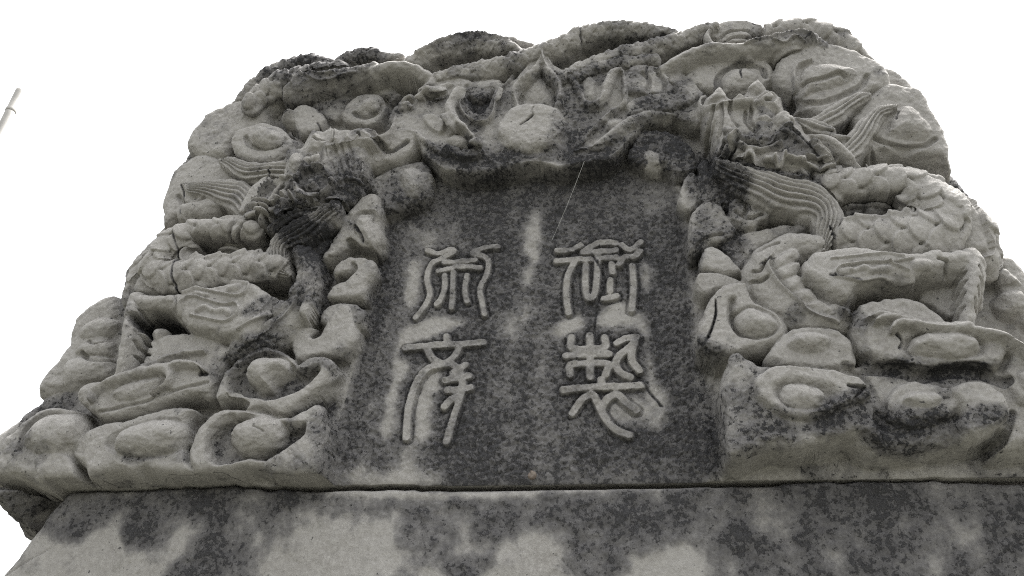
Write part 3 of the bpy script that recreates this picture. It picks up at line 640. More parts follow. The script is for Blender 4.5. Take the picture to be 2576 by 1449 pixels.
dome('horn_bud#R2@dragon#R', M("347,538 362,545 373,533 360,525"), 80, 134, k=.15)
tub('horn#R@dragon#R', M("384,530 395,509 408,492 421,474 431,456 442,436"), [12, 12, 11, 10, 8, 3], 60, [140, 138, 134, 130, 124, 112], k=.25)
gro(M("390,510 406,494 421,469 433,447"), 3, 8, k=.8)
tub('ear#R@dragon#R', M("420,508 441,497 459,480 474,461 482,447 492,431"), [6, 11, 13, 12, 9, 3], 20, [110, 118, 120, 118, 112, 100], k=.2)
tub('ear#R2@dragon#R', M("444,510 464,501 479,498"), [9, 8, 3], 20, 110, k=.2)
for c in (M("419,481 437,469 456,461"), M("422,471 436,461 455,454"), M("410,460 433,454 454,448"), M("404,450 429,444 456,441"), M("403,441 425,436 445,435")): rid(c, 3.2, 9, 'mane#R3@dragon#R', k=.4)
rid(M("303,512 320,494 346,489 373,497 390,510"), 7, 9, 'brow#R@dragon#R', k=.55)
rid(M("300,500 319,482 350,476 377,485"), 5, 8, 'eyelid#R@dragon#R', k=.5)
dome('eye#R@dragon#R', M("339,495 347,505 360,503 363,492 353,484 343,486"), 90, 138, k=.5)
for c in (M("304,450 312,463 323,470"), M("323,470 334,470 342,451"), M("292,469 304,485 312,495"), M("353,460 366,456"), M("366,456 372,447 380,465"), M("381,458 394,454 406,454")): rid(c, 4.4, 11, 'tooth_row#R@dragon#R', k=.15)
for c in (M("300,503 291,486 284,476"), M("307,492 297,472 291,462"), M("315,495 311,481 302,468")): gro(c, 2.5, 6, k=.6)
tub('mane#R4@dragon#R', M("408,536 423,528 441,521 458,514"), [10, 14, 14, 5], 30, 112, k=.15, strands=(5, 5))
tub('beard#R@dragon#R', M("287,460 308,442 330,426 359,414 388,406 411,392 426,371 427,345 420,321 414,300"), [10, 16, 20, 22, 22, 22, 21, 17, 12, 4], 72, [120, 124, 124, 122, 120, 118, 118, 118, 116, 110], k=.15, strands=(8, 6.5))
tub('beard#R2@dragon#R', M("313,464 342,444 372,435 404,426"), [8, 10, 10, 6], 40, 114, k=.75, strands=(4, 5))
# ------------------------------------------------------------- the recessed panel and its inscription
#pat(M("-189,532 -28,529 140,533 221,510 225,470 101,471 -26,479 -171,481"), .35, 15, .8)
pat(M("-268,20 -172,19 -117,13 -121,-6 -264,-5"), .38, 14)
for q in (M("-7.0,436.8 5.2,449.3 14.6,426.6 14.0,375.2 7.8,346.4 -10.3,372.3 -15.1,411.0"), M("-12.4,331.1 4.5,342.5 1.9,310.2 -9.7,302.8"), M("-193.2,319.6 -189.9,356.8 -178.7,352.0 -174.5,310.6 -181.8,278.8 -192.3,295.3"),
          M("-187.7,236.3 -144.8,253.8 -96.7,248.1 -115.9,233.5 -161.7,216.4 -189.9,195.0 -170.7,172.4 -186.8,137.1 -184.6,88.7 -194.7,65.5 -204.8,82.4 -197.6,144.5 -196.7,195.2"), M("-157.4,172.0 -131.1,174.8 -118.5,142.3 -132.3,114.9 -134.7,71.1 -150.3,68.0 -159.0,122.4"),
          M("98.8,251.5 134.9,272.8 172.4,241.0 173.4,190.1 180.7,147.9 193.9,110.5 183.0,71.7 159.5,75.4 148.4,98.4 164.4,121.3 158.9,219.5 98.5,229.1"), M("40.1,238.8 72.7,252.6 79.2,229.9 40.4,216.5"), M("169.7,333.9 182.6,325.2 174.3,286.4 166.8,302.3"),
          M("115.5,109.1 152.1,118.2 163.3,94.8 132.8,79.1 112.1,89.3")): pat(q, .22, 11, .85)
for q in (M("-43.3,257.4 -2.9,248.1 -14.6,203.8 -38.2,219.4"), M("-17.4,279.5 2.8,278.6 -2.9,248.1"), M("-171.2,55.2 -158.8,58.3 -155.1,22.7 -166.4,26.0"), M("-234.8,124.2 -221.5,123.9 -222.1,103.1"), M("-173.7,411.8 -151.2,406.1 -156.2,380.5 -175.2,390.1"), M("-197.2,426.5 -186.1,425.8 -180.2,403.4 -195.4,408.7")): pat(q, .5, 14, .8)
strokes('seal_character#a', ["-163.5,375.9 -145.0,369.3 -125.9,376.3 -121.1,369.3 -140.5,358.6 -155.5,347.7 -159.7,324.4 -152.5,295.8 -159.0,272.3 -170.3,254.5", "-50.9,376.4 -70.9,375.0 -91.5,366.4 -75.3,360.1 -64.9,349.6 -67.0,323.9 -75.2,300.2 -70.3,274.3 -65.8,255.6", "-134.6,352.0 -109.9,351.9 -86.1,353.2", "-142.8,335.8 -109.2,342.4 -76.8,337.8", "-131.9,327.1 -130.0,304.7 -135.1,283.1 -140.4,276.6", "-119.0,332.6 -116.9,296.1 -116.8,269.3", "-96.8,325.3 -98.5,299.2 -93.7,279.3"], 5.6, 7.5)
strokes('seal_character#b', ["-179.8,202.6 -142.6,206.1 -99.3,206.4 -64.7,207.8", "-120.3,219.8 -117.6,207.1", "-148.2,201.5 -139.1,185.7 -123.3,175.8 -106.7,172.8 -94.2,158.1 -90.9,135.2 -94.9,111.3 -101.4,84.5 -107.0,55.6", "-99.8,204.2 -104.6,189.0 -120.0,175.7 -142.5,169.2 -158.3,145.8 -165.6,106.1 -164.2,62.5", "-88.6,172.2 -99.4,162.9 -105.7,160.2", "-82.6,155.3 -98.5,151.2 -116.2,149.2", "-78.8,136.6 -94.0,133.6 -111.6,133.0", "-94.8,123.2 -105.7,118.3 -114.4,108.3"], 6.6, 8)
strokes('seal_character#c', ["40.7,364.5 59.6,363.5 76.6,370.8", "39.9,344.8 57.9,345.5 73.9,345.5", "67.1,341.3 57.1,315.7 55.3,280.4 58.5,253.5", "80.0,358.2 91.9,368.7 110.7,375.1 130.3,371.5", "84.1,358.0 107.1,358.4 129.3,358.8", "78.3,344.4 103.5,345.5 129.7,345.7", "102.3,355.8 100.9,321.5 98.6,294.0 93.5,276.8 85.6,279.0 83.1,302.5 84.3,334.4", "122.7,334.4 123.8,319.5", "120.2,305.5 119.2,287.2", "109.8,274.9 128.7,277.9", "138.3,368.2 150.8,359.2 167.3,372.3", "134.0,333.8 141.0,344.3 157.0,346.7 165.7,356.4", "153.2,330.0 153.8,291.4 150.0,254.2"], 6.2, 7.5)
strokes('seal_character#d', ["62.9,211.6 63.6,194.9 89.0,192.6 110.4,194.4 110.1,209.9", "89.1,214.3 89.5,182.6 89.3,147.6", "54.7,182.7 88.9,183.3 115.9,183.5", "61.2,152.6 62.4,167.6 88.8,169.2 114.4,167.7 110.4,151.1", "127.6,201.0 139.7,207.4 154.8,208.3 147.2,194.9 131.2,181.2 124.9,166.7 132.0,153.3 144.7,146.7", "155.4,208.3 147.8,184.2 148.5,170.1 157.3,156.6", "52.0,129.4 88.5,132.5 125.4,132.9 160.4,134.0", "104.1,143.7 105.5,135.1", "64.6,94.9 77.7,113.9 92.1,120.9 99.9,106.7 107.8,88.4 120.9,70.3 140.8,60.4", "104.1,100.0 111.2,113.1 125.1,121.1 137.5,108.5 150.9,97.0"], 6.6, 8)
HS = .66
# large stains across the relief
pat(M("-347,741 -291,709 -251,685 -234,644 -263,584 -294,548 -312,505 -338,536 -333,566 -299,584 -328,618 -348,668 -365,696"), .85, 22, .45)
pat(M("-330,543 -295,540 -261,505 -270,463 -286,437 -290,410 -336,433 -378,450 -385,485 -332,496"), .66, 14, .6)
pat(M("-373,428 -309,445 -290,413 -310,358 -317,314 -334,272 -357,279 -353,319 -370,352 -397,403"), .85, 16, .6)
pat(M("28,599 52,606 59,561 42,527 18,524 17,544 27,569"), .62, 8, .8)
pat(M("-177,551 -160,561 -116,534 -71,530 -26,533 19,529 71,539 71,502 10,513 -69,502 -137,513"), .82, 10, .8)
pat(M("31,539 70,536 109,533 141,547 135,524 117,508 78,505 31,508"), .85, 10, .7)
pat(M("83,623 153,602 118,587 88,544 46,537 38,587 56,607"), .8, 14, .6)
pat(M("263,536 287,517 287,484 295,467 316,434 325,403 301,395 254,407 245,455 231,505"), .85, 14, .45)
pat(M("314,514 353,507 385,508 405,503 423,484 432,442 403,431 399,458 369,467 334,481"), .9, 10, .75)
pat(M("331,450 365,433 401,417 428,415 428,429 393,452 367,447"), .9, 10, .7)
pat(M("261,96 296,90 309,64 350,55 386,72 424,95 449,71 442,21 403,37 345,23 307,24 272,17 255,55"), .82, 14, .85)
pat(M("451,71 495,55 539,59 591,58 582,38 532,25 466,19 435,17"), .8, 12, .85)
pat(M("321,61 331,69 347,55 360,50 345,40 328,48"), .3, 8, .8)
pat(M("229,172 264,148 257,99 256,21 229,9 231,100"), .85, 14, .8)
pat(M("434,214 454,187 447,148 449,121 433,121 433,165"), .85, 10, .7)
pat(M("-295,107 -245,75 -237,-2 -258,-13 -273,45"), .8, 14, .7)
pat(M("-551,25 -502,28 -469,42 -468,61 -456,48 -446,9 -486,12 -533,7"), .75, 10, .75)

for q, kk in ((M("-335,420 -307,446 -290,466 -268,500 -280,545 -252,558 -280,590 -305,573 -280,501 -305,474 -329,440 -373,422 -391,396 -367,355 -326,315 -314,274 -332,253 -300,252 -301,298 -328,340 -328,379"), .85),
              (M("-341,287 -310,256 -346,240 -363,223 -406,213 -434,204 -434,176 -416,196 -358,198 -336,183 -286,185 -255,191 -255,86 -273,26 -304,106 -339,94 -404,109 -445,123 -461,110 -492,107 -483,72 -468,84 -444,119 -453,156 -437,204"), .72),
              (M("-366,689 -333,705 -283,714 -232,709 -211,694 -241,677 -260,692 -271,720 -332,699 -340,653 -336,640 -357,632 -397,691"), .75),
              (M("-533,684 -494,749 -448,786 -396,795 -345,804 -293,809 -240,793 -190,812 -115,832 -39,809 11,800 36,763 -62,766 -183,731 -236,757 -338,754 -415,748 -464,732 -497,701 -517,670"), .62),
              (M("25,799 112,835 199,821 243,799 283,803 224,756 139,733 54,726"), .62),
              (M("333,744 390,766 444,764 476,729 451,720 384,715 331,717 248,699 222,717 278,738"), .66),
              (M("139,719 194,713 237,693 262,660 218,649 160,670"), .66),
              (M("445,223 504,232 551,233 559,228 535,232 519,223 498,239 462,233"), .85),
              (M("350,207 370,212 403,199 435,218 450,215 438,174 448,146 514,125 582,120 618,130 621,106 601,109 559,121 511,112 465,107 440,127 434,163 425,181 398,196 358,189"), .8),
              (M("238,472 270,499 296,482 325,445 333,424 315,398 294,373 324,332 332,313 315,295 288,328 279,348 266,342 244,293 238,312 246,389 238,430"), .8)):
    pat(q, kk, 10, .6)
for c in (M("-553,380 -548,356 -540,333"), M("-540,330 -535,308 -527,286 -524,267"), M("344,683 338,665 339,650"), M("562,560 556,550 554,541"), M("195,700 189,685 190,672"), M("84,825 80,800 81,771"),
          M("-373,629 -362,615 -352,607"), M("-599,518 -588,495 -586,470 -578,448"), M("427,307 428,324 425,333"), M("410,247 433,240 447,238"), M("-358,56 -341,47"), M("325,280 346,287"), M("93.1,354.2 106.3,329.1 112.6,304.9 100.6,266.7 95.2,221.8"), M("156.3,148.6 167.7,127.9 184.6,104.2"), M("-424,508 -426,486")):
    gro(c, 1.3, 2.6, k=.95)
for q in (M("-393,138 -387,159 -364,168 -334,163 -328,146 -339,135 -347,128 -351,117 -366,115 -379,123"), M("-397,45 -392,64 -373,76 -346,80 -323,69 -321,50 -331,33 -353,23 -377,25"), M("-412,111 -386,103 -357,96 -328,104 -298,126 -284,148 -269,132 -294,101 -325,89 -361,90 -390,93")):
    pat(q, .2, 5, .9)
# ------------------------------------------------------------- finish the relief: joint, erosion, growth
uu, vv = np.meshgrid(us, vsx)
jr = np.random.default_rng(3)
jx = np.arange(-.82, .80, .012); jn = np.cumsum(jr.normal(0, .0011, len(jx))); jn -= np.interp(jx, [jx[0], jx[-1]], [jn[0], jn[-1]])
jn = np.clip(jn, -.004, .004)
joint = np.interp(us, jx, jn)+np.interp(us, [-.82, -.72, -.70, -.675, -.655, .8], [-.105, -.10, -.09, -.04, -.002, .003])
edge = np.clip((vv-joint[None, :])/.016, 0, 1)
keep = vv > joint[None, :]-2*G
H = FD.H
H = H-np.minimum(.012, .3*np.clip(H+.01, 0, 1))*(1-np.sqrt(1-(1-edge)**2))           # worn lower arris
for _ in range(1):                                  # soft, worn arrises
    H = (4*H+np.roll(H, 1, 0)+np.roll(H, -1, 0)+np.roll(H, 1, 1)+np.roll(H, -1, 1))/8
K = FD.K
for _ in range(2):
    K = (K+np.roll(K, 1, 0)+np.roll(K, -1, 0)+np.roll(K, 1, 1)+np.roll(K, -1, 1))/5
n1, n2, n3, n4, n5 = vnoise(.05, 1), vnoise(.018, 2), vnoise(.007, 3), vnoise(.0036, 4), vnoise(.0024, 5)
row = np.clip(np.arange(NV)[:, None]+H/G, 0, NV-1.001); r0 = row.astype(int); rf = row-r0; cidx = np.arange(NU)[None, :]
def along_depth(n): return n[r0, cidx]*(1-rf)+n[np.minimum(r0+1, NV-1), cidx]*rf     # so that steep walls are as rough as faces
n1, n2, n3, n4, n5 = map(along_depth, (n1, n2, n3, n4, n5))
flat = np.isin(FD.L, [i for i, k in enumerate(KEYS) if k.startswith(('inscription', 'seal'))])
K = K+np.where(flat, .06, .13)*n1+np.where(flat, .04, .09)*n2+.045*vnoise(.011, 31, 7)*(1-np.clip(H/.02, 0, 1))
L = FD.L
panel_ids = [i for i, k in enumerate(KEYS) if k.startswith(('inscription', 'seal'))]
flat = np.isin(L, panel_ids)
rough = np.where(flat, .35, 1.)
Hb = H
for _ in range(6): Hb = (Hb+np.roll(Hb, 1, 0)+np.roll(Hb, -1, 0)+np.roll(Hb, 1, 1)+np.roll(Hb, -1, 1))/5
gy, gx = np.gradient(Hb, G)
nz = 1/np.sqrt(1+gx*gx+gy*gy); nx_, ny_ = -gx*nz, -gy*nz
crusty = np.clip((K-.35)*2.2, 0, 1)
disp = rough*(.0009*n1+.0008*n2)+.0007*n3+.0003*n4+crusty*(.0007*n4+.0006*n5)+.0002*n5
pit = np.clip(n3*.6+n4*.8-1.5, 0, 1)*.002*(.4+crusty)
disp -= pit
D = FD.D*np.clip(edge*1.5, 0, 1)
D = (6*D+np.roll(D, 1, 0)+np.roll(D, -1, 0)+np.roll(D, 1, 1)+np.roll(D, -1, 1))/10
disp += D+FD.S
disp *= np.clip((vv-joint[None, :])/.016, 0, 1)
X = uu+nx_*disp; Z = vv+ny_*disp; W = H+nz*disp
# wandering of steep walls
rise = np.clip((vv-joint[None, :])/.016, 0, 1)
X += .0012*along_depth(vnoise(.012, 11))*(1-nz)*rise; Z += .0012*along_depth(vnoise(.012, 12))*(1-nz)*rise
Z = np.where(vv < joint[None, :]+.02, np.maximum(np.where(vv <= joint[None, :], 0, Z), joint[None, :]), Z)
Z = np.where(vv <= joint[None, :], joint[None, :], Z)
valid = (FD.H > BACK+1e-6) & keep
quad = valid[:-1, :-1] & valid[1:, :-1] & valid[:-1, 1:] & valid[1:, 1:]
QL = L[:-1, :-1].copy(); QL[~quad] = 0
# tidy: specks of a part take the part around them
for _ in range(3):
    n_same = sum((np.roll(np.roll(QL, dy, 0), dx, 1) == QL).astype(int) for dy in (-1, 0, 1) for dx in (-1, 0, 1))-1
    sp = (QL > 0) & (n_same < 3)
    up = np.roll(QL, 1, 0); up2 = np.roll(QL, -1, 1); src = np.where(up > 0, up, up2)
    QL[sp & (src > 0)] = src[sp & (src > 0)]
def components(mask):
    """4-connected pieces of a small mask"""
    lab = np.where(mask, np.arange(1, mask.size+1).reshape(mask.shape), 0)
    while True:
        new = lab.copy()
        for ax in (0, 1):
            for rev in (False, True):
                a = np.moveaxis(new, ax, 0)
                if rev: a = a[::-1]
                for i in range(1, a.shape[0]):
                    m = (a[i] > 0) & (a[i-1] > 0)
                    a[i][m] = np.maximum(a[i][m], a[i-1][m])
        if (new == lab).all(): return lab
        lab = new
def bounds(ids):
    """bounding rows/cols of every label"""
    out = {}
    jj, ii = np.nonzero(QL); ll = QL[jj, ii]; o = np.argsort(ll, kind='stable'); ll, jj, ii = ll[o], jj[o], ii[o]
    st = np.searchsorted(ll, np.arange(len(KEYS))); en = np.searchsorted(ll, np.arange(len(KEYS)), 'right')
    for i in range(1, len(KEYS)):
        if en[i] > st[i]:
            a, b = jj[st[i]:en[i]], ii[st[i]:en[i]]
            out[i] = (a.min(), a.max()+1, b.min(), b.max()+1)
    return out
ground_id = ID['carved_ground']
for again in range(2):
    for i, (j0, j1, i0, i1) in bounds(None).items():
        sub = QL[j0:j1, i0:i1]; c = components(sub == i)
        idn, cnt = np.unique(c[c > 0], return_counts=True)
        big = cnt.max()
        for a, n in zip(idn, cnt):
            if n < big and (n < .25*big or n < 60 or True):
                m = c == a
                # give the stray piece to the neighbour it touches most
                mm = np.zeros_like(m); mm[1:] |= m[:-1]; mm[:-1] |= m[1:]; mm[:, 1:] |= m[:, :-1]; mm[:, :-1] |= m[:, 1:]; mm &= ~m
                nb = sub[mm]; nb = nb[(nb > 0) & (nb != i)]
                if n >= max(.12*big, 200) and not KEYS[i].startswith('scale'):      # a piece cut off by what lies over it
                    par = PARENT[KEYS[i]]; sub[m] = key(KEYS[i]+'_%d' % a+('@'+par if par else '')); continue
                if True:
                    sub[m] = np.bincount(nb).argmax() if len(nb) else ground_id
# vertex normals of the whole carved surface, shared by all its parts
PX = np.stack([X, -W, Z], -1)
du = np.gradient(PX, axis=1); dv = np.gradient(PX, axis=0)
NRM = np.cross(du, dv); NRM /= np.linalg.norm(NRM, axis=-1, keepdims=True)+1e-12
if NRM[NV//2, NU//2, 1] > 0: NRM = -NRM

def empty(name, loc, label=None, cat=None, group=None):
    o = bpy.data.objects.new(name, None); C.objects.link(o); o.location = loc; o.empty_display_size = .1
    if label: o['label'] = label
    if cat: o['category'] = cat
    if group: o['group'] = group
    return o
def mesh_from(name, co, quads, normals=None, attr=None, mat=None):
    me = bpy.data.meshes.new(name)
    me.vertices.add(len(co)); me.vertices.foreach_set('co', co.astype(np.float32).ravel())
    nq = len(quads); w = quads.shape[1]
    me.loops.add(nq*w); me.loops.foreach_set('vertex_index', quads.astype(np.int32).ravel())
    me.polygons.add(nq); me.polygons.foreach_set('loop_start', np.arange(0, nq*w, w, dtype=np.int32)); me.polygons.foreach_set('loop_total', np.full(nq, w, np.int32))
    me.update(calc_edges=True)
    me.polygons.foreach_set('use_smooth', np.ones(nq, bool))
    if attr is not None:
        a = me.attributes.new('lichen', 'FLOAT', 'POINT'); a.data.foreach_set('value', attr.astype(np.float32))
    if normals is not None: me.normals_split_custom_set_from_vertices(normals.tolist())
    if mat: me.materials.append(mat)
    return me
head = empty('carved_capstone', (0, 0, JOINT_Z), 'carved grey capstone of the stele with coiled dragons, clouds, pearl and inscribed panel', 'carved capstone')
OBJ = {}
flatQ = QL.ravel()
order = np.argsort(flatQ, kind='stable'); sl_ = flatQ[order]
J, I = np.divmod(order, NU-1)
vid = J*NU+I
allq = np.stack([vid, vid+1, vid+1+NU, vid+NU], 1)
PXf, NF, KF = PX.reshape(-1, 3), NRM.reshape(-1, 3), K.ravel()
st = np.searchsorted(sl_, np.arange(len(KEYS))); en = np.searchsorted(sl_, np.arange(len(KEYS)), 'right')
def get(i):
    k = KEYS[i]
    if k in OBJ: return OBJ[k]
    q = allq[st[i]:en[i]] if i < len(st) else np.zeros((0, 4), int)
    par = PARENT[k]
    pobj = head if not par else get(key(par))
    if len(q) == 0: OBJ[k] = pobj; return pobj
    v, inv = np.unique(q, return_inverse=True)
    name = k.split('#')[0]
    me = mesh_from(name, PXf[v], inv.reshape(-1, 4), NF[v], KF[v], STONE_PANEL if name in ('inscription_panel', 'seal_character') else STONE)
    o = bpy.data.objects.new(name, me); C.objects.link(o); o.parent = pobj
    OBJ[k] = o; return o
for i in range(1, len(KEYS)):
    if en[i] > st[i]: get(i)
for k, lab in {'dragon#L': 'dragon coiled down the left side', 'dragon#R': 'dragon coiled down the right side', 'dragon#TL': 'dragon coiled over the top from the left, crusted dark', 'dragon#TR': 'dragon coiled over the top from the right',
               'pearl': 'round pearl with a short crack and a dark right side', 'seal_character#a': 'upper left seal character', 'seal_character#b': 'lower left seal character', 'seal_character#c': 'upper right seal character', 'seal_character#d': 'lower right seal character'}.items():
    if k in OBJ: OBJ[k]['label'] = lab

# underside of the crown, from its front arris back to the bed joint
jb = np.array([np.searchsorted(vsx, joint[i]) for i in range(NU)])
cols = [i for i in range(NU) if jb[i] < NV and valid[jb[i], i] and W[jb[i], i] > -.085]
c0, c1 = cols[0], cols[-1]+1; ST = 14
cs = np.arange(c0, c1); w0 = W[jb[cs], cs]; x0 = X[jb[cs], cs]
wend = np.where(us[cs] < -.655, -.098, np.minimum(-.03, w0-.001))
fr = (np.arange(ST+1)/ST)[:, None]
sk = np.random.default_rng(9).normal(0, .0007, (ST+1, len(cs))); sk = (sk+np.roll(sk, 1, 1)+np.roll(sk, -1, 1)+np.roll(sk, 2, 1))/2; sk[0] = 0
sw = w0[None, :]+(wend-w0)[None, :]*fr; sz = joint[cs][None, :]+np.abs(sk)-.0*fr
scol = np.stack([np.broadcast_to(x0[None, :], sw.shape), -sw, sz], -1).reshape(-1, 3)
nc = len(cs); sq = np.array([(r*nc+c, (r+1)*nc+c, (r+1)*nc+c+1, r*nc+c+1) for r in range(ST) for c in range(nc-1)])
me = mesh_from('underside', scol, sq, None, np.full(len(scol), .3), STONE)
o = bpy.data.objects.new('underside', me); C.objects.link(o); o.parent = head

# body of the block behind the relief
def extrude(name, outline, w0, w1, mat, parent, kval=.4):
    """a slab with the given outline between two depths, lightly uneven"""
    n = len(outline); steps = 9
    co = []; q = []
    for s in range(steps+1):
        w = w0+(w1-w0)*s/steps
        j = rng.normal(0, .0012, (n, 2))
        for (a, b), (ja, jb) in zip(outline, j): co.append((a+ja, -w, b+jb))
    for s in range(steps):
        for i in range(n):
            a, b = s*n+i, s*n+(i+1) % n
            q.append((a, a+n, b+n, b))
    co = np.array(co); me = bpy.data.meshes.new(name)
    me.from_pydata(co.tolist(), [], q+[list(range(n))]+[list(range(steps*n, steps*n+n))[::-1]])
    import bmesh
    bm = bmesh.new(); bm.from_mesh(me); bmesh.ops.recalc_face_normals(bm, faces=bm.faces); bm.to_mesh(me); bm.free()
    at = me.attributes.new('lichen', 'FLOAT', 'POINT'); at.data.foreach_set('value', np.full(len(co), kval, np.float32))
    me.materials.append(mat)
    o = bpy.data.objects.new(name, me); C.objects.link(o); o.parent = parent
    return o
ol = spline(OUT, True, 4); cen = ol.mean(0)
ol = cen+(ol-cen)*.965; ol[:, 1] = np.maximum(ol[:, 1], .004)
extrude('block_back', ol, BACK+.035, -.36, STONE, head, .35)

# ------------------------------------------------------------- the shaft below
shaft = empty('stele_shaft', (0, 0, 0), 'plain grey stone shaft with dark stains directly below the carved capstone', 'stele shaft')
SG = .002
su = np.arange(-.80, .67, SG); zb, zt = 1.30, JOINT_Z
sv = np.arange(zb-JOINT_Z, .0, SG)
FDs = FD; U0, V0, G = su[0], sv[0], SG; us, vsx = su, sv; NU, NV = len(su), len(sv)
FD = Field(); FD.H = np.zeros((NV, NU)); FD.L = np.zeros((NV, NU), np.int32); FD.K = np.full((NV, NU), .62); FD.D = np.zeros((NV, NU))
pat(M("-691,-12 -553,-7 -395,-3 -280,-7 -170,-6 -167,-27 -331,-37 -407,-53 -559,-47 -637,-63 -695,-69"), .72, 20)
for q in (M("-704,-107 -691,-80 -654,-66 -593,-71 -557,-52 -535,-69 -492,-77 -473,-63 -442,-71 -441,-100 -463,-121 -472,-152 -698,-154"), M("-351,-105 -336,-69 -307,-48 -274,-48 -238,-64 -185,-61 -130,-74 -117,-100 -104,-129 -310,-150 -347,-126"),
          M("-54,-124 -36,-84 -10,-89 4,-69 25,-69 45,-89 40,-109 56,-147 -53,-148"), M("114,-123 130,-79 154,-89 184,-74 207,-79 221,-99 248,-108 250,-145 123,-146")): pat(q, .14, 30, .9)
for q in (M("-540,-52 -500,-47 -473,-63 -492,-79 -533,-74"), M("-448,-95 -425,-74 -379,-79 -350,-110 -331,-150 -461,-152 -463,-121"), M("-258,-42 -165,-48 -120,-74 -92,-94 -55,-104 -47,-79 9,-64 45,-79 55,-119 119,-113 130,-74 203,-69 225,-39 196,-24 44,-23 -168,-21"),
          M("-551,-52 -530,-47 -499,-74 -532,-79"), M("-651,-58 -605,-52 -604,-71 -641,-69"), M("-119,-79 -57,-79 -45,-109 -99,-129 -128,-100")): pat(q, .92, 22, .85)
for q in (M("258,-55 277,-51 282,-74 265,-77"), M("289,-77 308,-74 311,-89 292,-91"), M("337,-69 356,-69 360,-85 340,-85"), M("264,-94 276,-91 273,-98")): pat(q, 1.5, 4)
pat(M("237,-8 393,-5 615,-4 714,-5 673,-142 259,-145 241,-79"), .7, 20, .8)
pat(M("391,-20 575,-26 660,-41 637,-124 420,-126 359,-79"), .82, 25, .8)
pat(M("-303,-6 -169,-9 -61,-12 44,-5 247,-2 247,-11 44,-15 -60,-22 -190,-18 -290,-15"), .32, 7, .8)
gro(M("-703,-125 -680,-109 -646,-88"), 1.2, 1.5); gro(M("43,-94 65,-114 75,-142"), 1, 1.5); gro(M("523,-119 558,-98 596,-79"), 1.2, 1.5)
def n_(c, s): return vnoise(c, s)
m1, m2, m3, m4 = n_(.06, 21), n_(.02, 22), n_(.008, 23), n_(.004, 24)
Ks = FD.K-.02+.08*m1+.12*m2+.06*m3+.05*vnoise(.010, 32, 6)+.05*vnoise(.03, 33, 3)
cr = np.clip((Ks-.35)*2.2, 0, 1)
Hs = FD.D+.0016*m1+.0008*m2+.0004*m3+cr*(.0007*m3+.0007*m4)-.002*np.clip(m3*.6+m4*.8-1.6, 0, 1)
uu, vv = np.meshgrid(us, vsx)
top = np.interp(us, jx, jn)+np.interp(us, [-.82, -.72, -.70, -.675, -.655, .8], [0, 0, 0, 0, -.002, .003])-.0015-np.clip(np.interp(us, jx, np.cumsum(jr.normal(0, .0014, len(jx)))), 0, .0045)
top = np.minimum(top, -.0015)
sed = np.interp(vsx, [-.5, -.13, -.075, -.03, -.012, 0], [-.79, -.715, -.69, -.665, -.655, -.65])   # broken, battered left arris
sed = sed+.004*np.interp(vsx, np.arange(-1, .1, .02), jr.normal(0, 1, 55))
X = np.maximum(uu, sed[:, None]); Z = np.minimum(vv, top[None, :])
dl = np.clip(np.minimum(uu-sed[:, None], .668-uu)/.02, 0, 1); dt_ = np.clip((top[None, :]-vv)/.008, 0, 1)
Hs = Hs-.016*(1-np.sqrt(1-(1-dl)**2))-.008*(1-np.sqrt(1-(1-dt_)**2))
PXs = np.stack([X, -Hs, Z+JOINT_Z], -1)
ok = (uu > sed[:, None]-.012) & (vv < top[None, :]+.012)
qq = ok[:-1, :-1] & ok[1:, 1:] & ok[1:, :-1] & ok[:-1, 1:]
j, i = np.nonzero(qq); vid = j*NU+i; q = np.stack([vid, vid+1, vid+1+NU, vid+NU], 1)
v, inv = np.unique(q, return_inverse=True)
me = mesh_from('front_face', PXs.reshape(-1, 3)[v], inv.reshape(-1, 4), None, Ks.ravel()[v], STONE_SHAFT)
o = bpy.data.objects.new('front_face', me); C.objects.link(o); o.parent = shaft
so = np.array([(-.648, JOINT_Z-.014), (-.66, JOINT_Z-.05), (-.705, JOINT_Z-.13), (-.74, JOINT_Z-.3), (-.75, 0.0), (.652, 0.0), (.652, JOINT_Z-.014), (.4, JOINT_Z-.012), (0, JOINT_Z-.014), (-.3, JOINT_Z-.016)])
extrude('block_back', so, -.015, -.34, STONE_SHAFT, shaft, .45)
lowf = np.array([(-.745, 0.0), (.66, 0.0), (.66, 1.298), (-.745, 1.298)])
extrude('lower_face', lowf, .0, -.05, STONE_SHAFT, shaft, .45)

# ------------------------------------------------------------- ground, pole, small things
gm = plain_material('damp_dark_ground', (.035, .036, .028), (.06, .06, .047), 1.6)
s = 900; N = 24
gx_ = np.sign(np.linspace(-1, 1, N))*np.abs(np.linspace(-1, 1, N))**3*s
gco = np.array([(a, b, 0) for b in gx_ for a in gx_]); gq = np.array([(r*N+c, r*N+c+1, r*N+N+c+1, r*N+N+c) for r in range(N-1) for c in range(N-1)])
gme = mesh_from('ground', gco, gq, None, None, gm); go = bpy.data.objects.new('ground', gme); C.objects.link(go); go['kind'] = 'structure'

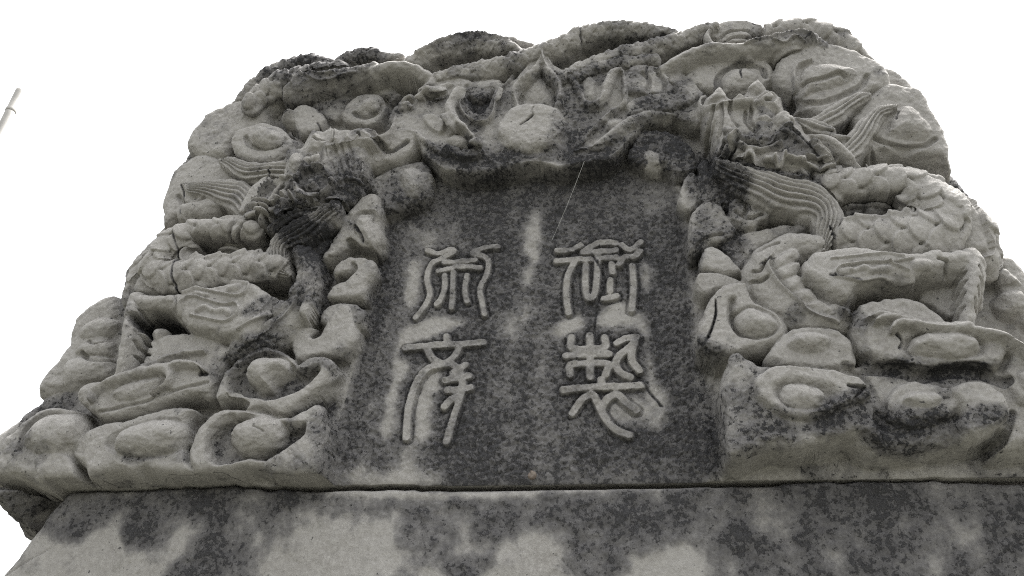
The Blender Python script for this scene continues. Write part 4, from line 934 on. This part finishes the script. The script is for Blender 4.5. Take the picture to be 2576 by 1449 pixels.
def lathe(name, a, b, prof, mat, parent, n=20):
    """turned piece from a to b; prof = [(t, r)]"""
    a, b = Vector(a), Vector(b); d = (b-a); ax = d.normalized(); s1 = ax.orthogonal().normalized(); s2 = ax.cross(s1)
    co = [];
    for t, r in prof:
        for k in range(n):
            an = 2*math.pi*k/n; co.append(tuple(a+d*t+s1*(r*math.cos(an))+s2*(r*math.sin(an))))
    f = [(i*n+k, i*n+(k+1) % n, (i+1)*n+(k+1) % n, (i+1)*n+k) for i in range(len(prof)-1) for k in range(n)]
    f += [tuple(range(n))[::-1], tuple(range((len(prof)-1)*n, len(prof)*n))]
    me = bpy.data.meshes.new(name); me.from_pydata(co, [], f); me.materials.append(mat)
    me.polygons.foreach_set('use_smooth', np.array([len(p.vertices) == 4 for p in me.polygons])); me.update()
    o = bpy.data.objects.new(name, me); C.objects.link(o); o.parent = parent; return o
bam = plain_material('dry_bamboo', (.26, .25, .235), (.36, .345, .32), 9, .55, .1)
tip, foot = Vector((-1.7206, 0.6514, 3.4632)), Vector((-1.5128, 0.4041, 0.0))
pole = empty('bamboo_pole', foot, 'pale dry bamboo pole leaning beyond the left side of the stele, its cut tip showing', 'pole')
nseg = 14; plen = (tip-foot).length
cuts = [0]+[plen*(i+.0)/nseg for i in range(1, nseg)]
cuts = [plen-d for d in [0.0993, 0.3293, 0.5593, 0.7893, 1.0193, 1.2493, 1.4793, 1.7093, 1.9393, 2.1693, 2.3993, 2.6293, 2.8593, 3.0893, 3.3193]][::-1]
cuts = [0]+[c for c in cuts if 0 < c]+[plen]
dirn = (tip-foot).normalized()
for a, b in zip(cuts[:-1], cuts[1:]):
    ra, rb = .024-.010*a/plen, .024-.010*b/plen
    A, B = dirn*a, dirn*b; l = b-a
    e = min(.3, .012/l)
    lathe('internode', A, B, [(0, ra*.98), (e*.3, ra*1.12), (e*.8, ra*1.1), (e*1.6, ra), (1-e*1.4, rb), (1-e*.5, rb*1.03), (1, rb*.97)], bam, pole)
# spider's thread from the lip of the hood to the panel
tm = plain_material('spider_silk', (.6, .6, .58), (.7, .7, .68), 50, .4, 0)
def thread(name, pts, r, label):
    pts = [Vector(p) for p in pts]; co = []; f = []; n = 6
    for i, p in enumerate(pts):
        d = (pts[min(i+1, len(pts)-1)]-pts[max(i-1, 0)]).normalized(); s1 = d.orthogonal().normalized(); s2 = d.cross(s1)
        co += [tuple(p-pts[0]+s1*(r*math.cos(2*math.pi*k/n))+s2*(r*math.sin(2*math.pi*k/n))) for k in range(n)]
    f = [(i*n+k, i*n+(k+1) % n, (i+1)*n+(k+1) % n, (i+1)*n+k) for i in range(len(pts)-1) for k in range(n)]
    me = bpy.data.meshes.new(name); me.from_pydata(co, [], f); me.materials.append(tm)
    o = bpy.data.objects.new(name, me); C.objects.link(o); o.location = pts[0]; o['label'] = label; o['category'] = "spider thread"; return o
def sag(a, b, s, n=10): a, b = Vector(a), Vector(b); return [a.lerp(b, i/n)+Vector((0, 0, -s*4*(i/n)*(1-i/n))) for i in range(n+1)]
thread('spider_thread', sag((0.0865, -0.0620, 2.4337), (0.0320, -0.0040, 2.3281), .004), .00016, 'thin pale spider thread stretched from the hood lip down to the inscribed panel')
# the small tan shell stuck on the joint
pm = plain_material('tan_shell', (.11, .085, .07), (.16, .13, .105), 160, .6, .3)
import bmesh
bm = bmesh.new()
n, turns = 34, 2.3; rings = []
for i in range(n+1):
    t = i/n; an = t*turns*2*math.pi; R_ = .0052*(.18+.82*t); r = .0042*(.15+.85*t)
    c = Vector((R_*math.cos(an)*.62, -.0016-.003*(1-t), R_*math.sin(an)*.62)); o1 = Vector((math.cos(an), 0, math.sin(an))); o2 = Vector((0, 1, 0))
    rings.append([bm.verts.new(c+o1*(r*math.cos(2*math.pi*k/10))+o2*(r*math.sin(2*math.pi*k/10))) for k in range(10)])
for a, b in zip(rings[:-1], rings[1:]):
    for k in range(10): bm.faces.new((a[k], a[(k+1) % 10], b[(k+1) % 10], b[k]))
bm.faces.new(rings[0]); bm.faces.new(rings[-1][::-1])
bmesh.ops.recalc_face_normals(bm, faces=bm.faces)
me = bpy.data.meshes.new('snail_shell'); bm.to_mesh(me); bm.free(); me.materials.append(pm)
for p in me.polygons: p.use_smooth = True
sh = bpy.data.objects.new('snail_shell', me); C.objects.link(sh); sh.location = (0.0120, -0.0060, 1.9502)
sh['label'] = 'tiny tan snail shell stuck at the joint under the inscribed panel'; sh['category'] = 'snail shell'
